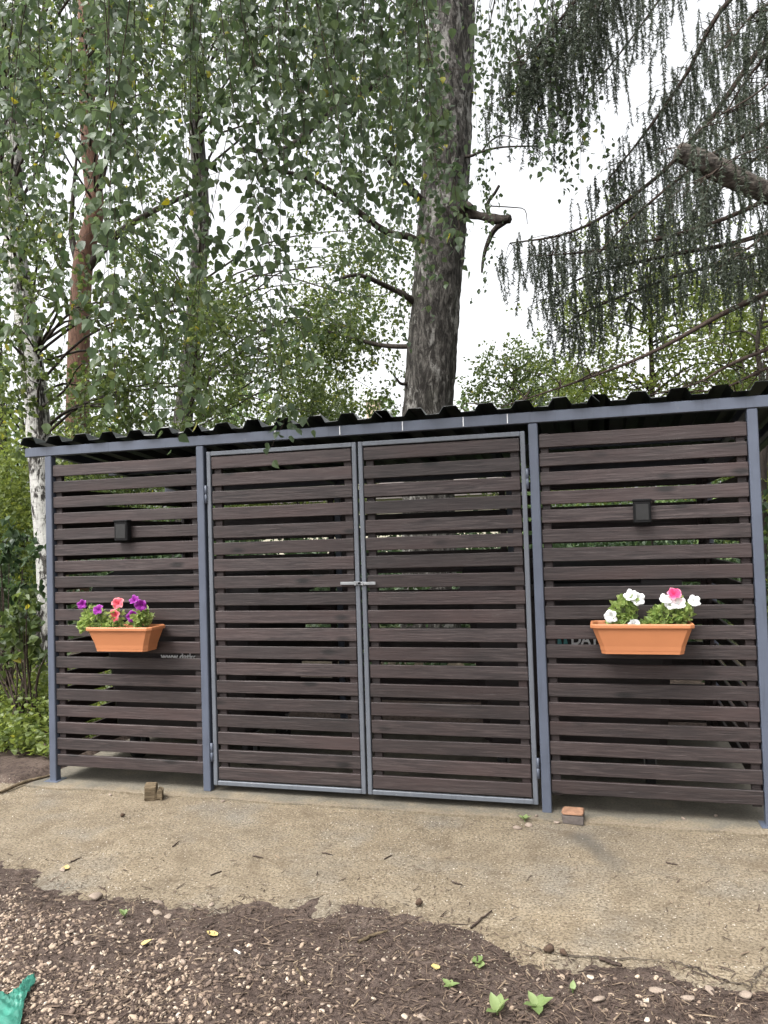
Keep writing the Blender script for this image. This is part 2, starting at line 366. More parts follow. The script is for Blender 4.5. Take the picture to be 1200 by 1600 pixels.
class MB:
    def __init__(s): s.v = []; s.f = []
    def add(s, V, Fs):
        o = len(s.v); s.v += [tuple(map(float, p)) for p in V]; s.f += [tuple(i+o for i in f) for f in Fs]; return s
    def box(s, a, b, ch=0.0, T=None):
        (x0, y0, z0), (x1, y1, z1) = a, b
        if ch <= 0:
            V = [(x, y, z) for z in (z0, z1) for y in (y0, y1) for x in (x0, x1)]
            Fs = [(0, 2, 3, 1), (4, 5, 7, 6), (0, 1, 5, 4), (1, 3, 7, 5), (3, 2, 6, 7), (2, 0, 4, 6)]
        else:  # chamfer on all edges (24 verts)
            V = []; idx = {}
            for sx in (0, 1):
                for sy in (0, 1):
                    for sz in (0, 1):
                        for ax in range(3):
                            p = [(x0, x1)[sx], (y0, y1)[sy], (z0, z1)[sz]]
                            for k, sg in enumerate((sx, sy, sz)):
                                if k != ax: p[k] += ch*(1-2*sg)
                            idx[(sx, sy, sz, ax)] = len(V); V.append(tuple(p))
            Fs = []
            def g(sx, sy, sz, ax): return idx[(sx, sy, sz, ax)]
            for ax in range(3):
                o1, o2 = (ax+1) % 3, (ax+2) % 3
                for sg in (0, 1):
                    q = []
                    for (p1, p2) in ((0, 0), (1, 0), (1, 1), (0, 1)):
                        t = [0, 0, 0]; t[ax] = sg; t[o1] = p1; t[o2] = p2; q.append(g(*t, ax))
                    Fs.append(tuple(q if sg else q[::-1]))
            for ax in range(3):     # edges along ax
                o1, o2 = (ax+1) % 3, (ax+2) % 3
                for s1 in (0, 1):
                    for s2 in (0, 1):
                        t0 = [0, 0, 0]; t0[ax] = 0; t0[o1] = s1; t0[o2] = s2; t1 = list(t0); t1[ax] = 1
                        q = (g(*t0, o1), g(*t1, o1), g(*t1, o2), g(*t0, o2))
                        Fs.append(q if (s1 == s2) else q[::-1])
            for sx in (0, 1):
                for sy in (0, 1):
                    for sz in (0, 1):
                        q = (g(sx, sy, sz, 0), g(sx, sy, sz, 1), g(sx, sy, sz, 2))
                        Fs.append(q if (sx+sy+sz) % 2 else q[::-1])
        if T is not None: V = [tuple(T @ Vector(p)) for p in V]
        return s.add(V, Fs)
    def lathe(s, prof, seg=16, axis='Z', c=(0, 0, 0), cap=True):
        V = []; n = len(prof)
        for k in range(seg):
            a = 2*PI*k/seg
            for r, h in prof:
                p = (r*math.cos(a), r*math.sin(a), h)
                if axis == 'X': p = (p[2], p[0], p[1])
                elif axis == 'Y': p = (p[1], p[2], p[0])
                V.append(tuple(p[i]+c[i] for i in range(3)))
        Fs = []
        for k in range(seg):
            k2 = (k+1) % seg
            for j in range(n-1): Fs.append((k*n+j, k2*n+j, k2*n+j+1, k*n+j+1))
        if cap:
            Fs.append(tuple(k*n for k in reversed(range(seg)))); Fs.append(tuple(k*n+n-1 for k in range(seg)))
        return s.add(V, Fs)
    def tube(s, path, rad, seg=6):
        V, Fs = tube_np(path, rad, seg); return s.add(V, [tuple(f) for f in Fs])
    def mesh(s, name='mesh', smooth=False):
        me = bpy.data.meshes.new(name); me.from_pydata(s.v, [], s.f)
        if smooth: me.polygons.foreach_set('use_smooth', [True]*len(me.polygons))
        me.update(); return me
    def build(s, name, mt, parent=None, smooth=False): return obj(name, s.mesh(name, smooth), mt, parent)

def smooth_path(pts, n):
    P = np.array(pts, float)
    if len(P) < 3: return np.array([P[0]+(P[-1]-P[0])*t for t in np.linspace(0, 1, n)])
    Q = np.vstack([2*P[0]-P[1], P, 2*P[-1]-P[-2]]); out = []
    for u in np.linspace(0, len(P)-1-1e-6, n):
        i = int(u); t = u-i; p0, p1, p2, p3 = Q[i:i+4]
        out.append(.5*((2*p1)+(-p0+p2)*t+(2*p0-5*p1+4*p2-p3)*t*t+(-p0+3*p1-3*p2+p3)*t**3))
    return np.array(out)

def tube_np(path, rad, seg=6, rough=0.0, seed=0):
    P = np.asarray(path, float); n = len(P)
    rad = np.broadcast_to(np.asarray(rad, float), (n,)) if np.ndim(rad) == 0 else np.interp(np.linspace(0, 1, n), np.linspace(0, 1, len(rad)), rad)
    T = np.gradient(P, axis=0); T /= np.linalg.norm(T, axis=1)[:, None]+1e-9
    ref = np.array([0, 0, 1.0]) if abs(T[0][2]) < .9 else np.array([1.0, 0, 0])
    A = np.cross(T[0], ref); A /= np.linalg.norm(A); V = np.zeros((n, seg, 3)); ang = np.arange(seg)*2*PI/seg
    for i in range(n):
        A = A-T[i]*(A@T[i]); A /= np.linalg.norm(A)+1e-9; B = np.cross(T[i], A)
        r = rad[i]
        if rough:
            r = r*(1+rough*(fbm(np.cos(ang)*2.5+20+seed, np.sin(ang)*2.5+i*.23, 4, seed)-.5)*2)
            r = np.asarray(r)[:, None]
        V[i] = P[i]+r*(np.cos(ang)[:, None]*A+np.sin(ang)[:, None]*B)
    V = V.reshape(-1, 3)
    i, k = np.meshgrid(np.arange(n-1), np.arange(seg), indexing='ij')
    a = i*seg+k; b = i*seg+(k+1) % seg
    Fq = np.stack([a, b, b+seg, a+seg], -1).reshape(-1, 4)
    return V, Fq

class Tubes:
    """many tubes joined into one quad mesh"""
    def __init__(s): s.V = []; s.F = []; s.n = 0
    def add(s, path, rad, seg=5, rough=0, seed=0, cap=False):
        if cap:
            path = np.asarray(path, float); n = len(path)
            rr = np.interp(np.linspace(0, 1, n), np.linspace(0, 1, len(rad)), rad); d = unit(path[-1]-path[-2])
            path = np.vstack([path, path[-1]+d*rr[-1]*.10, path[-1]+d*rr[-1]*.16]); rad = list(rr)+[rr[-1]*.85, rr[-1]*.05]
        V, Fq = tube_np(path, rad, seg, rough, seed); s.V.append(V); s.F.append(Fq+s.n); s.n += len(V)
    def build(s, name, mt, parent=None):
        return obj(name, me_np(name, np.vstack(s.V), np.vstack(s.F), True), mt, parent)

def unit(v): return v/(np.linalg.norm(v, axis=-1, keepdims=True)+1e-9)
def leaf_frames(D, spin=None):
    n = len(D); D = unit(D); rv = RNG.normal(size=(n, 3)); S = unit(np.cross(D, rv)); N = np.cross(S, D); return D, S, N
BIG = (np.array([[0, 0, 0], [-.25, .07, .05], [-.43, .30, .09], [-.27, .62, .05], [0, 1.0, -.08], [.27, .62, .05], [.43, .30, .09], [.25, .07, .05], [0, .35, 0]]),
       np.array([[0, 8, 1], [1, 8, 2], [2, 8, 3], [3, 8, 4], [4, 8, 5], [5, 8, 6], [6, 8, 7], [7, 8, 0]]))
SMALL = (np.array([[0, 0, 0], [-.38, .38, .10], [0, 1.0, -.04], [.38, .38, .10]]), np.array([[0, 2, 1], [0, 3, 2]]))
NEEDLE = (np.array([[-.5, 0, 0], [.5, 0, 0], [0, 1, 0]]), np.array([[0, 1, 2]]))
def leaves_np(P, D, size, tpl=SMALL, wid=None):
    D, S, N = leaf_frames(D); tv, tf = tpl; n = len(P); k = len(tv)
    size = np.broadcast_to(np.asarray(size, float), (n,)); wd = size if wid is None else np.broadcast_to(wid, (n,))
    V = P[:, None, :] + tv[None, :, 0, None]*S[:, None, :]*wd[:, None, None] + tv[None, :, 1, None]*D[:, None, :]*size[:, None, None] + tv[None, :, 2, None]*N[:, None, :]*size[:, None, None]
    Fs = tf[None]+(np.arange(n)*k)[:, None, None]
    return V.reshape(-1, 3), Fs.reshape(-1, 3)
def leaf_obj(name, P, D, size, mt, parent, tpl=SMALL, kind='stuff', wid=None):
    V, Fs = leaves_np(np.asarray(P), np.asarray(D), size, tpl, wid)
    o = obj(name, me_np(name, V, Fs), mt, parent)
    if kind: o['kind'] = kind
    return o

def scatter_np(tv, tf, P, S, rot=True, flat=1.0, tilt=.4):
    n = len(P); a = RNG.uniform(0, 2*PI, n); ca, sa = np.cos(a), np.sin(a)
    sx = S*RNG.uniform(.75, 1.3, n); sy = S*RNG.uniform(.6, 1.0, n); sz = S*flat*RNG.uniform(.6, 1.1, n)
    q = tv[None]*np.stack([sx, sy, sz], -1)[:, None, :]
    tx = RNG.normal(0, tilt, n)[:, None]; z = q[:, :, 2]*np.cos(tx)+q[:, :, 0]*np.sin(tx); x = q[:, :, 0]*np.cos(tx)-q[:, :, 2]*np.sin(tx)
    X = x*ca[:, None]-q[:, :, 1]*sa[:, None]; Y = x*sa[:, None]+q[:, :, 1]*ca[:, None]
    V = np.stack([X, Y, z], -1)+P[:, None, :]
    Fs = tf[None]+(np.arange(n)*len(tv))[:, None, None]
    return V.reshape(-1, 3), Fs.reshape(-1, tf.shape[1])

def ico(sub=0):
    import bmesh
    bm = bmesh.new(); bmesh.ops.create_icosphere(bm, subdivisions=sub+1, radius=1)
    V = np.array([v.co[:] for v in bm.verts]); Fs = np.array([[v.index for v in f.verts] for f in bm.faces]); bm.free(); return V, Fs
ICO0, ICO1 = ico(0), ico(1)

# ================================================================== THE SETTING
AP_Z = -.012
def edge_y(x):     # where the soil starts covering the concrete apron
    xs = [-6, -4, -2.863, -2.45, -2.05, -1.36, -.9, -.614, -.234, .1, .485, 1.0, 3]
    ys = [-.85, -.9, -1.08, -1.30, -1.36, -1.30, -1.29, -1.29, -1.47, -1.50, -1.48, -1.5, -1.6]
    return np.interp(x, xs, ys) + (fbm(x*5.0, x*0+1.7, 4, 3)-.47)*.16
def ground_z(x, y):
    x = np.asarray(x, float); y = np.asarray(y, float)
    d = edge_y(x)-y
    front = AP_Z + np.clip(d*.085, -.05, .014) + (fbm(x*7, y*7, 5, 5)-.47)*.020 + (fbm(x*26, y*26, 3, 15)-.44)*.010
    # left of the enclosure, behind the apron: loose soil
    soil = .012 + (fbm(x*4, y*4, 4, 9)-.47)*.05 + np.clip((y-.2)*.03, 0, .15)
    lf = np.clip((-3.56-x)/.12, 0, 1)*np.clip((y+.10+.35*np.clip(-3.6-x, 0, 1.2))/.12+(fbm(x*6, y*6, 3, 2)-.5), 0, 1)
    rt = np.clip((x-1.05)/.12, 0, 1)*np.clip((y+.12)/.12, 0, 1)
    bk = np.clip((y-1.86)/.12, 0, 1)
    k = np.maximum(np.maximum(lf, rt), bk)
    under = np.where(d > 0, front, np.minimum(front, AP_Z-.03))
    under = np.where(d > -.35, front, under)
    z = under*(1-k)+soil*k
    far = np.clip((np.hypot(x, y)-14)/60, 0, 1)
    return z + far*(fbm(x*.03, y*.03, 3, 8)-.5)*2.5
def axis(lo, hi, step, far):
    mid = np.arange(lo, hi+1e-6, step); out = []
    d = step
    p = hi
    while p < far: d *= 1.28; p += d; out.append(p)
    neg = []; d = step; p = lo
    while p > -far: d *= 1.28; p -= d; neg.append(p)
    return np.array(neg[::-1]+list(mid)+out)
gx, gyv = axis(-4.6, 1.8, .022, 400), axis(-2.6, .3, .022, 400)
GX, GY = np.meshgrid(gx, gyv, indexing='xy'); GZ = ground_z(GX, GY)
nx, ny = len(gx), len(gyv)
ii, jj = np.meshgrid(np.arange(nx-1), np.arange(ny-1), indexing='xy'); a = (jj*nx+ii).ravel()
o = obj('ground', me_np('ground', np.stack([GX, GY, GZ], -1).reshape(-1, 3), np.stack([a, a+1, a+nx+1, a+nx], -1), True), 'ground')
tag(o, 'brown soil and forest floor around the concrete', kind='structure')

def sheet(name, x0, x1, y0, y1, z, step, mt, amp, skirt=.08, yjit=None, seed=0):
    xs = np.linspace(x0, x1, max(2, int((x1-x0)/step))); ys = np.linspace(y0, y1, max(2, int((y1-y0)/step)))
    X, Y = np.meshgrid(xs, ys); t = (Y-y0)/(y1-y0)
    if yjit: Y = Y + (1-t)**12*(fbm(X*6, X*0+seed, 5, seed)-.5)*yjit
    Z = z+(fbm(X*9, Y*9, 4, seed)-.47)*amp
    nx, ny = len(xs), len(ys); V = np.stack([X, Y, Z], -1).reshape(-1, 3)
    i, j = np.meshgrid(np.arange(nx-1), np.arange(ny-1)); a = (j*nx+i).ravel(); Fq = np.stack([a, a+1, a+nx+1, a+nx], -1)
    loop = np.concatenate([np.arange(nx), np.arange(1, ny)*nx+nx-1, (ny-1)*nx+np.arange(nx-2, -1, -1), np.arange(ny-2, 0, -1)*nx])
    low = V[loop].copy(); low[:, 2] = z-skirt; b = len(V); n = len(loop); k = np.arange(n); k2 = (k+1) % n
    Fs = np.stack([loop[k], b+k, b+k2, loop[k2]], -1)
    return obj(name, me_np(name, np.vstack([V, low]), np.vstack([Fq, Fs]), False), mt)
o = sheet('apron', -5.2, 2.6, -2.4, -.08, AP_Z, .022, 'concrete', .010, .10, None, 4); tag(o, 'sandy concrete apron in front of the slatted enclosure', kind='structure')
apron = o
o = sheet('pavement', -3.56, 1.05, -.13, 1.88, 0, .03, 'slab', .006, .12, .05, 6); tag(o, 'grey concrete slab under the slatted enclosure', kind='structure')
# cracks in the apron, filled with soil
def crack(pts, wid):
    P = smooth_path([gz(x, y, AP_Z) for x, y in pts], 26); V = []; Fs = []
    for i, p in enumerate(P):
        t = P[min(i+1, 25)]-P[max(i-1, 0)]; s_ = unit(np.array([-t[1], t[0], 0])); j = RNG.normal(0, .006, 3); j[2] = 0
        ww = wid*(.4+.6*math.sin(PI*(i+.5)/26))*RNG.uniform(.6, 1.3)
        V += [p+j+s_*ww+[0, 0, .0075], p+j-s_*ww+[0, 0, .0075]]
        if i: Fs.append((2*i-2, 2*i-1, 2*i+1, 2*i))
    obj('crack', me_np('crack', np.array(V), np.array(Fs)), 'crack', apron)
crack([(1210, 1508), (1192, 1518), (1182, 1532), (1170, 1545)], .004)
crack([(1040, 1502), (1080, 1512), (1110, 1525), (1140, 1537), (1175, 1545)], .005)
crack([(820, 1478), (870, 1492), (950, 1500), (1030, 1503)], .004)

# ================================================================== THE BIN ENCLOSURE
PX = [-3.434, -2.333, -1.3194, -.3104, .789]
DEPTH = 1.70
ENC = empty('bin_enclosure', (-1.32, 0, 0))
tag(ENC, 'slatted dark brown timber bin enclosure with blue-grey steel posts and corrugated roof', 'enclosure')
def enc(o):          # geometry is written in world coordinates: shift into the enclosure's frame
    o.parent = ENC; o.location = o.location-Vector((-1.32, 0, 0)); return o
def slat_mesh(L, h=.072, t=.020, ch=.003): return MB().box((-L/2, -t/2, -h/2), (L/2, t/2, h/2), ch).mesh('slat')
def post(x, y, top, wdt=.05, foot=True):
    b = MB().box((-wdt/2, -wdt/2, 0), (wdt/2, wdt/2, top), .004)
    if foot: b.box((-.05, -.05, 0), (.05, .05, .006), 0)
    o = b.build('post', 'steel'); o.location = (x, y, -.002); return enc(o)
SOF = 2.103
for k, x in enumerate((PX[0], PX[1], PX[3], PX[4])): post(x, 0, SOF, .05, foot=(k in (0, 3)))
BACKX = [-3.434, -2.03, -.63, .789]
for x in BACKX: post(x, DEPTH, SOF-.155)
def slats(x0, x1, y, zs, mesh_h=.072, rot=0, name='slat', parent=None):
    L = abs(x1-x0); me = slat_mesh(L, mesh_h); me.materials.append(M['wood'])
    for z in zs:
        o = obj(name, me)
        if rot: o.rotation_euler = (RNG.normal(0, .01), RNG.normal(0, .0012), PI/2); o.location = (y, (x0+x1)/2, z+RNG.normal(0, .0015))
        else: o.rotation_euler = (RNG.normal(0, .012), RNG.normal(0, .0013), 0); o.location = ((x0+x1)/2+RNG.normal(0, .0015), y+RNG.normal(0, .001), z+RNG.normal(0, .002))
        if RNG.random() < .5: o.rotation_euler.z += PI
        enc(o)
def batten(x, y, z0, z1, w_=.045, t=.03):
    o = MB().box((-w_/2, -t/2, z0), (w_/2, t/2, z1), .003).build('batten', 'wood'); o.location = (x, y, 0); return enc(o)
ZS = np.linspace(2.003, .137, 19)
for (xa, xb) in ((PX[0], PX[1]), (PX[3], PX[4])):
    a, b = xa+.028, xb-.028
    slats(a, b, -.004, ZS)
    batten(a+.028, .022, .085, 2.045); batten(b-.028, .022, .085, 2.045)
# sides and back, lower slats follow the roof's fall
ZB = np.linspace(1.86, .137, 18)
for x in (PX[0], PX[4]):
    slats(.030, DEPTH-.030, x, ZB, rot=1)
    for y in (.060, DEPTH-.060):
        s_ = 1 if x < -1 else -1
        batten(x+s_*.026, y, .085, 1.90, .03, .045)
for a, b in zip(BACKX[:-1], BACKX[1:]):
    slats(a+.028, b-.028, DEPTH+.004, ZB); batten(a+.056, DEPTH-.022, .085, 1.90); batten(b-.056, DEPTH-.022, .085, 1.90)
# beams
def bar(name, a, b, w_, h_, mt='steel', par=None, ch=.003):
    a, b = Vector(a), Vector(b); d = b-a; L = d.length
    me = MB().box((-L/2, -w_/2, -h_/2), (L/2, w_/2, h_/2), ch).mesh(name)
    o = obj(name, me, mt); o.location = (a+b)/2; o.rotation_mode = 'XYZ'
    q = d.normalized(); o.rotation_euler = (0, -math.asin(q.z), math.atan2(q.y, q.x)); return o
FALL = math.tan(math.radians(5.3))
enc(bar('beam', (-3.61, 0, SOF+.031), (1.02, 0, SOF+.031), .055, .060))
enc(bar('beam', (-3.61, DEPTH, SOF+.031-.157), (1.02, DEPTH, SOF+.031-.157), .055, .060))
for x in (-3.434, -2.04, -.64, .789):
    enc(bar('rafter', (x, .03, SOF+.031), (x, DEPTH-.03, SOF+.031-.154), .04, .056))
enc(bar('rafter', (1.0, .03, SOF+.031), (1.0, DEPTH-.03, SOF+.031-.154), .035, .05))
# pale wire ties on the beam
for x, y in ((430, 684), (531, 679), (629, 673), (724, 666), (793, 661)):
    p = gy(x, y, -.0295)
    o = MB().box((-.0022, -.0015, -.026), (.0022, .0015, .026), 0).build('tie', 'white'); o.location = (p[0], -.0295, SOF+.033); enc(o)
# roof sheets
def roof_sheet(x0, x1, ridges, zoff, y0, y1):
    prof = []
    for rx in ridges:
        prof += [(rx-.062, 0), (rx-.036, 1), (rx+.036, 1), (rx+.062, 0)]
    prof = [(x0, 0)]+[p for p in prof if x0 < p[0] < x1]+[(x1, 0)]
    ys = np.linspace(y0, y1, 9); n = len(prof); V = []
    for t in (0, -.0015):
        for j, y in enumerate(ys):
            for i, (x, h) in enumerate(prof):
                jit = (RNG.normal(0, .0025) if j == 0 else 0)
                V.append((x, y+jit*.6, SOF+.080+zoff+h*.040+t-(y*FALL)+jit))
    Fs = []; N = n*len(ys)
    for j in range(len(ys)-1):
        for i in range(n-1):
            a = j*n+i; Fs.append((a, a+1, a+n+1, a+n)); Fs.append((N+a, N+a+n, N+a+n+1, N+a+1))
    for i in range(n-1): Fs.append((i, N+i, N+i+1, i+1)); a = (len(ys)-1)*n+i; Fs.append((a, a+1, N+a+1, N+a))
    return enc(obj('roof_sheet', me_np('roof_sheet', np.array(V), np.array(Fs)), 'roof'))
ridge = np.arange(-3.56, 1.35, .2)
cuts = [-3.625, -2.455, -1.255, -.055, 1.145]
for i in range(4):
    x0, x1 = cuts[i], cuts[i+1]+(.0 if i == 3 else .1)
    roof_sheet(x0, x1, ridge, .0022*(i % 2), -.055, DEPTH+.12)
for y in (.0, .85, DEPTH):     # roof screws are not seen; purlin between rafters
    if y == .85: enc(bar('purlin', (-3.58, y, SOF+.042-y*FALL), (1.0, y, SOF+.042-y*FALL), .04, .05))

# gate leaves
def gate(x0, x1, hinge_right, label):
    z0, z1 = .038, 2.062; t = .026; xc = (x0+x1)/2
    b = MB()
    b.box((x0-xc, -t/2, z0), (x0-xc+t, t/2, z1), .003); b.box((x1-xc-t, -t/2, z0), (x1-xc, t/2, z1), .003)
    b.box((x0-xc+t, -t/2+.0015, z1-t), (x1-xc-t, t/2-.0015, z1), .003); b.box((x0-xc+t, -t/2+.0015, z0), (x1-xc-t, t/2-.0015, z0+t), .003)
    g = b.build('gate_leaf', 'frame'); g.location = (xc, -.010, 0); enc(g); g['label'] = label
    L = (x1-x0)-2*t-.010; me = slat_mesh(L, .074); me.materials.append(M['wood'])
    for z in np.linspace(1.992, .112, 19):
        o = obj('slat', me, None, g); o.location = (RNG.normal(0, .0015), .002+RNG.normal(0, .001), z+RNG.normal(0, .002)-.003)
        o.rotation_euler = (RNG.normal(0, .012), RNG.normal(0, .0014), PI if RNG.random() < .5 else 0)
    for s_ in (-1, 1):
        o = MB().box((-.024, -.015, .07), (.024, .015, 2.03), .003).build('batten', 'wood', g); o.location = (s_*(L/2-.030), .029, 0)
    hx = (x1-xc+.006) if hinge_right else (x0-xc-.006)
    for z in (.235, 1.80):
        o = MB().lathe([(.008, -.055), (.008, -.003), (.0065, -.002), (.0065, .002), (.008, .003), (.008, .055)], 10).build('hinge', 'steel', g, True); o.location = (hx, -.016, z)
    return g
GL = gate(PX[1]+.045, PX[2]-.006, False, 'left gate leaf of the slatted enclosure')
GR = gate(PX[2]+.006, PX[3]-.045, True, 'right gate leaf of the slatted enclosure')
zl = gy(545, 912, -.03)[2]
o = MB().box((-.115, -.004, -.008), (.010, .004, .008), .001).box((-.03, -.010, -.012), (-.018, -.004, .012), .001).build('latch', 'zinc', GL); o.location = (GL.data.vertices[0].co.x*0+(PX[2]-.006-PX[1]-.045)/2, -.019, zl+.002)
o = MB().box((-.022, -.004, -.008), (.085, .004, .008), .001).box((.002, -.009, -.010), (.012, -.004, .010), .001).build('latch', 'zinc', GR); o.location = (-(PX[3]-.045-PX[2]-.006)/2, -.019, zl)

# ================================================================== WHEELED BINS
def text_mesh(body, size, depth=.002):
    cu = bpy.data.curves.new('txt', 'FONT'); cu.body = body; cu.size = size; cu.extrude = depth/2; cu.offset = size*.03
    ob = bpy.data.objects.new('txt', cu); COL.objects.link(ob)
    dg = bpy.context.evaluated_depsgraph_get(); me = bpy.data.meshes.new_from_object(ob.evaluated_get(dg))
    bpy.data.objects.remove(ob); bpy.data.curves.remove(cu); return me
def bin_(x, y, label):
    r = empty('wheeled_bin', (x, y, 0)); tag(r, label, 'bin', 'wheeled waste bins inside the enclosure')
    # body: tapered trough with rim; y=0 is the front face at mid height
    rings = [(.47, .06, .86, .22), (.52, .03, .90, .26), (.545, .01, .93, .60), (.60, -.02, .98, 1.12), (.63, -.05, 1.01, 1.13), (.63, -.05, 1.01, 1.17)]
    V = []; Fs = []
    for hw, ya, yb, z in rings:
        c = .05
        V += [(-hw+c, ya, z), (hw-c, ya, z), (hw, ya+c, z), (hw, yb-c, z), (hw-c, yb, z), (-hw+c, yb, z), (-hw, yb-c, z), (-hw, ya+c, z)]
    for i in range(len(rings)-1):
        for k in range(8): a = i*8+k; b = i*8+(k+1) % 8; Fs.append((a, b, b+8, a+8))
    Fs.append(tuple(reversed(range(8)))); MB().add(V, Fs).build('body', 'bin', r)
    # barrel lid
    V = []; Fs = []; n = 12
    for k in range(n+1):
        a = PI*k/n; yy = .48-.53*math.cos(a); zz = 1.172+.17*math.sin(a)
        V += [(-.625, yy, zz), (.625, yy, zz)]
        if k: Fs.append((2*k-2, 2*k-1, 2*k+1, 2*k))
    Fs.append(tuple(2*k for k in range(n+1))); Fs.append(tuple(2*k+1 for k in reversed(range(n+1))))
    ld = MB().add(V, Fs).build('lid', 'bin', r)
    MB().tube([(-.4, -.05, 1.22), (-.4, -.10, 1.22), (.4, -.10, 1.22), (.4, -.05, 1.22)], .012, 6).build('handle', 'black', ld)
    for sx in (-.43, .43):
        for yy in (.20, .76):
            wh = MB().lathe([(.03, -.026), (.090, -.026), (.10, -.016), (.10, .016), (.090, .026), (.03, .026)], 20, 'X', (0, 0, 0)).build('wheel', 'rubber', r, True); wh.location = (sx, yy, .102)
            MB().box((-.034, -.025, -.012), (-.028, .025, .13), 0).box((.028, -.025, -.012), (.034, .025, .13), 0).box((-.05, -.05, .115), (.05, .05, .122), 0).build('caster_fork', 'zinc', wh)
    for s_ in (-1, 1):
        MB().tube([(s_*.58, .28, .95), (s_*.66, .28, .95), (s_*.66, .66, .95), (s_*.58, .66, .95)], .014, 6).build('handle', 'black', r)
    return r
FY = .34
BL = bin_(-2.735, FY, 'dark wheeled waste bin with a white web address, behind planter of purple petunias')
BR = bin_(-.175, FY, 'dark wheeled waste bin with white lettering and teal logo, behind planter of white petunias')
def face_y(z): return np.interp(z, [.26, .60, 1.12], [.03, .01, -.02])
def print_on(root, me, px, py, mt, name):
    yy = FY+.0; p = gy(px, py, yy+.0)
    fy = face_y(p[2]); p = gy(px, py, FY+fy-.004)
    o = obj(name, me, mt, root); o.location = Vector(p)-root.location; o.rotation_euler = (PI/2+.05, 0, 0); return o
print_on(BL, text_mesh('www.datkom.by', .058), 252, 1030, 'white', 'lettering')
print_on(BR, text_mesh('DATKOM', .078), 892, 1006.5, 'white', 'lettering')
lg = MB()
for k in range(3): lg.add([(k*.034, 0, 0), (k*.034+.024, 0, 0), (k*.034+.024-.008, .05-.006*k, 0), (k*.034+.004, .058-.006*k, 0), (k*.034, 0, .002), (k*.034+.024, 0, .002), (k*.034+.016, .05-.006*k, .002), (k*.034+.004, .058-.006*k, .002)], [(0, 1, 5, 4), (1, 2, 6, 5), (2, 3, 7, 6), (3, 0, 4, 7), (4, 5, 6, 7), (3, 2, 1, 0)])
print_on(BR, lg.mesh('logo'), 862, 1006, 'teal', 'logo')

# ================================================================== LAMPS ON THE SLATS
def wall_lamp(px, py, w_, h_, label):
    p = gy(px, py, -.03)
    r = empty('wall_lamp', (p[0], -.016, p[2])); tag(r, label, 'lamp', 'black box lamps on the slats')
    MB().box((-w_/2, -.046, -h_/2), (w_/2, 0, h_/2), .006).build('housing', 'black', r)
    MB().box((-w_/2-.004, -.050, h_/2-.004), (w_/2+.004, .000, h_/2+.008), .003).build('cap', 'black', r)
    MB().box((-w_*.36, -.0485, -h_*.36), (w_*.36, -.0455, h_*.34), .001).build('lens', 'rubber', r)
wall_lamp(193, 830, .095, .125, 'small black box lamp on the slats above purple and pink petunias')
wall_lamp(1003, 800, .088, .118, 'small black box lamp on the slats above white petunias')

# ================================================================== PLANTERS
def planter(x0, x1, ztop, zbot, label, ydep=.17):
    L = x1-x0; xc = (x0+x1)/2; H = ztop-zbot
    r = empty('planter', (xc, -.028, zbot)); tag(r, label, 'planter', 'terracotta planters hung on the slats')
    tp = .038
    def ring(hx, ya, yb, z, c=.022):
        return [(-hx+c, ya, z), (hx-c, ya, z), (hx, ya+c, z), (hx, yb-c, z), (hx-c, yb, z), (-hx+c, yb, z), (-hx, yb-c, z), (-hx, ya+c, z)]
    hb, ht = L/2-tp-.012, L/2-.010
    yb0, yb1 = -ydep+.028, -.022; yt0, yt1 = -ydep+.006, -.008
    rings = [ring(hb, yb0, yb1, 0), ring(hb+.002, yb0-.001, yb1+.001, .014), ring(hb+.004, yb0-.002, yb1+.002, .016)]
    for f in np.linspace(.2, 1, 4):
        rings.append(ring(hb+(ht-hb)*f, yb0+(yt0-yb0)*f, yb1+(yt1-yb1)*f, .016+(H-.024-.016)*f))
    rings += [ring(ht+.008, yt0-.008, yt1+.006, H-.023), ring(ht+.011, yt0-.011, yt1+.007, H-.018), ring(ht+.011, yt0-.011, yt1+.007, H-.005), ring(ht+.007, yt0-.007, yt1+.004, H),
              ring(ht-.001, yt0+.001, yt1-.004, H), ring(ht-.004, yt0+.004, yt1-.006, H-.006), ring(ht-.010, yt0+.010, yt1-.010, H-.05)]
    V = [p for q in rings for p in q]; Fs = []
    for i in range(len(rings)-1):
        for k in range(8): a = i*8+k; b = i*8+(k+1) % 8; Fs.append((a, b, b+8, a+8))
    Fs.append(tuple(reversed(range(8))))
    MB().add(V, Fs).build('trough', 'terra', r)
    xs = np.linspace(-ht+.012, ht-.012, 24); ys = np.linspace(yt0+.012, yt1-.012, 8); X, Y = np.meshgrid(xs, ys)
    Z = H-.030+(fbm(X*40+7, Y*40, 3)-.5)*.02
    i, j = np.meshgrid(np.arange(23), np.arange(7)); a = (j*24+i).ravel()
    obj('soil', me_np('soil', np.stack([X, Y, Z], -1).reshape(-1, 3), np.stack([a, a+1, a+25, a+24], -1), True), 'potsoil', r)
    for s_ in (-.3, .3):
        MB().box((s_*L-.012, -.006, -.004), (s_*L+.012, .013, .0), 0).box((s_*L-.012, .006, 0), (s_*L+.012, .013, H*.9), 0).box((s_*L-.012, -ydep+.03, -.004), (s_*L+.012, -.0062, -.0005), 0).build('bracket', 'black', r)
    return r, xc, H, L
P1, _, _, _ = planter(-3.035, -2.58, 1.010, .862, 'terracotta trough planter holding purple and pink petunias', .19)
P2, _, _, _ = planter(-.045, .450, 1.030, .877, 'terracotta trough planter holding white petunias and one pink bloom', .19)

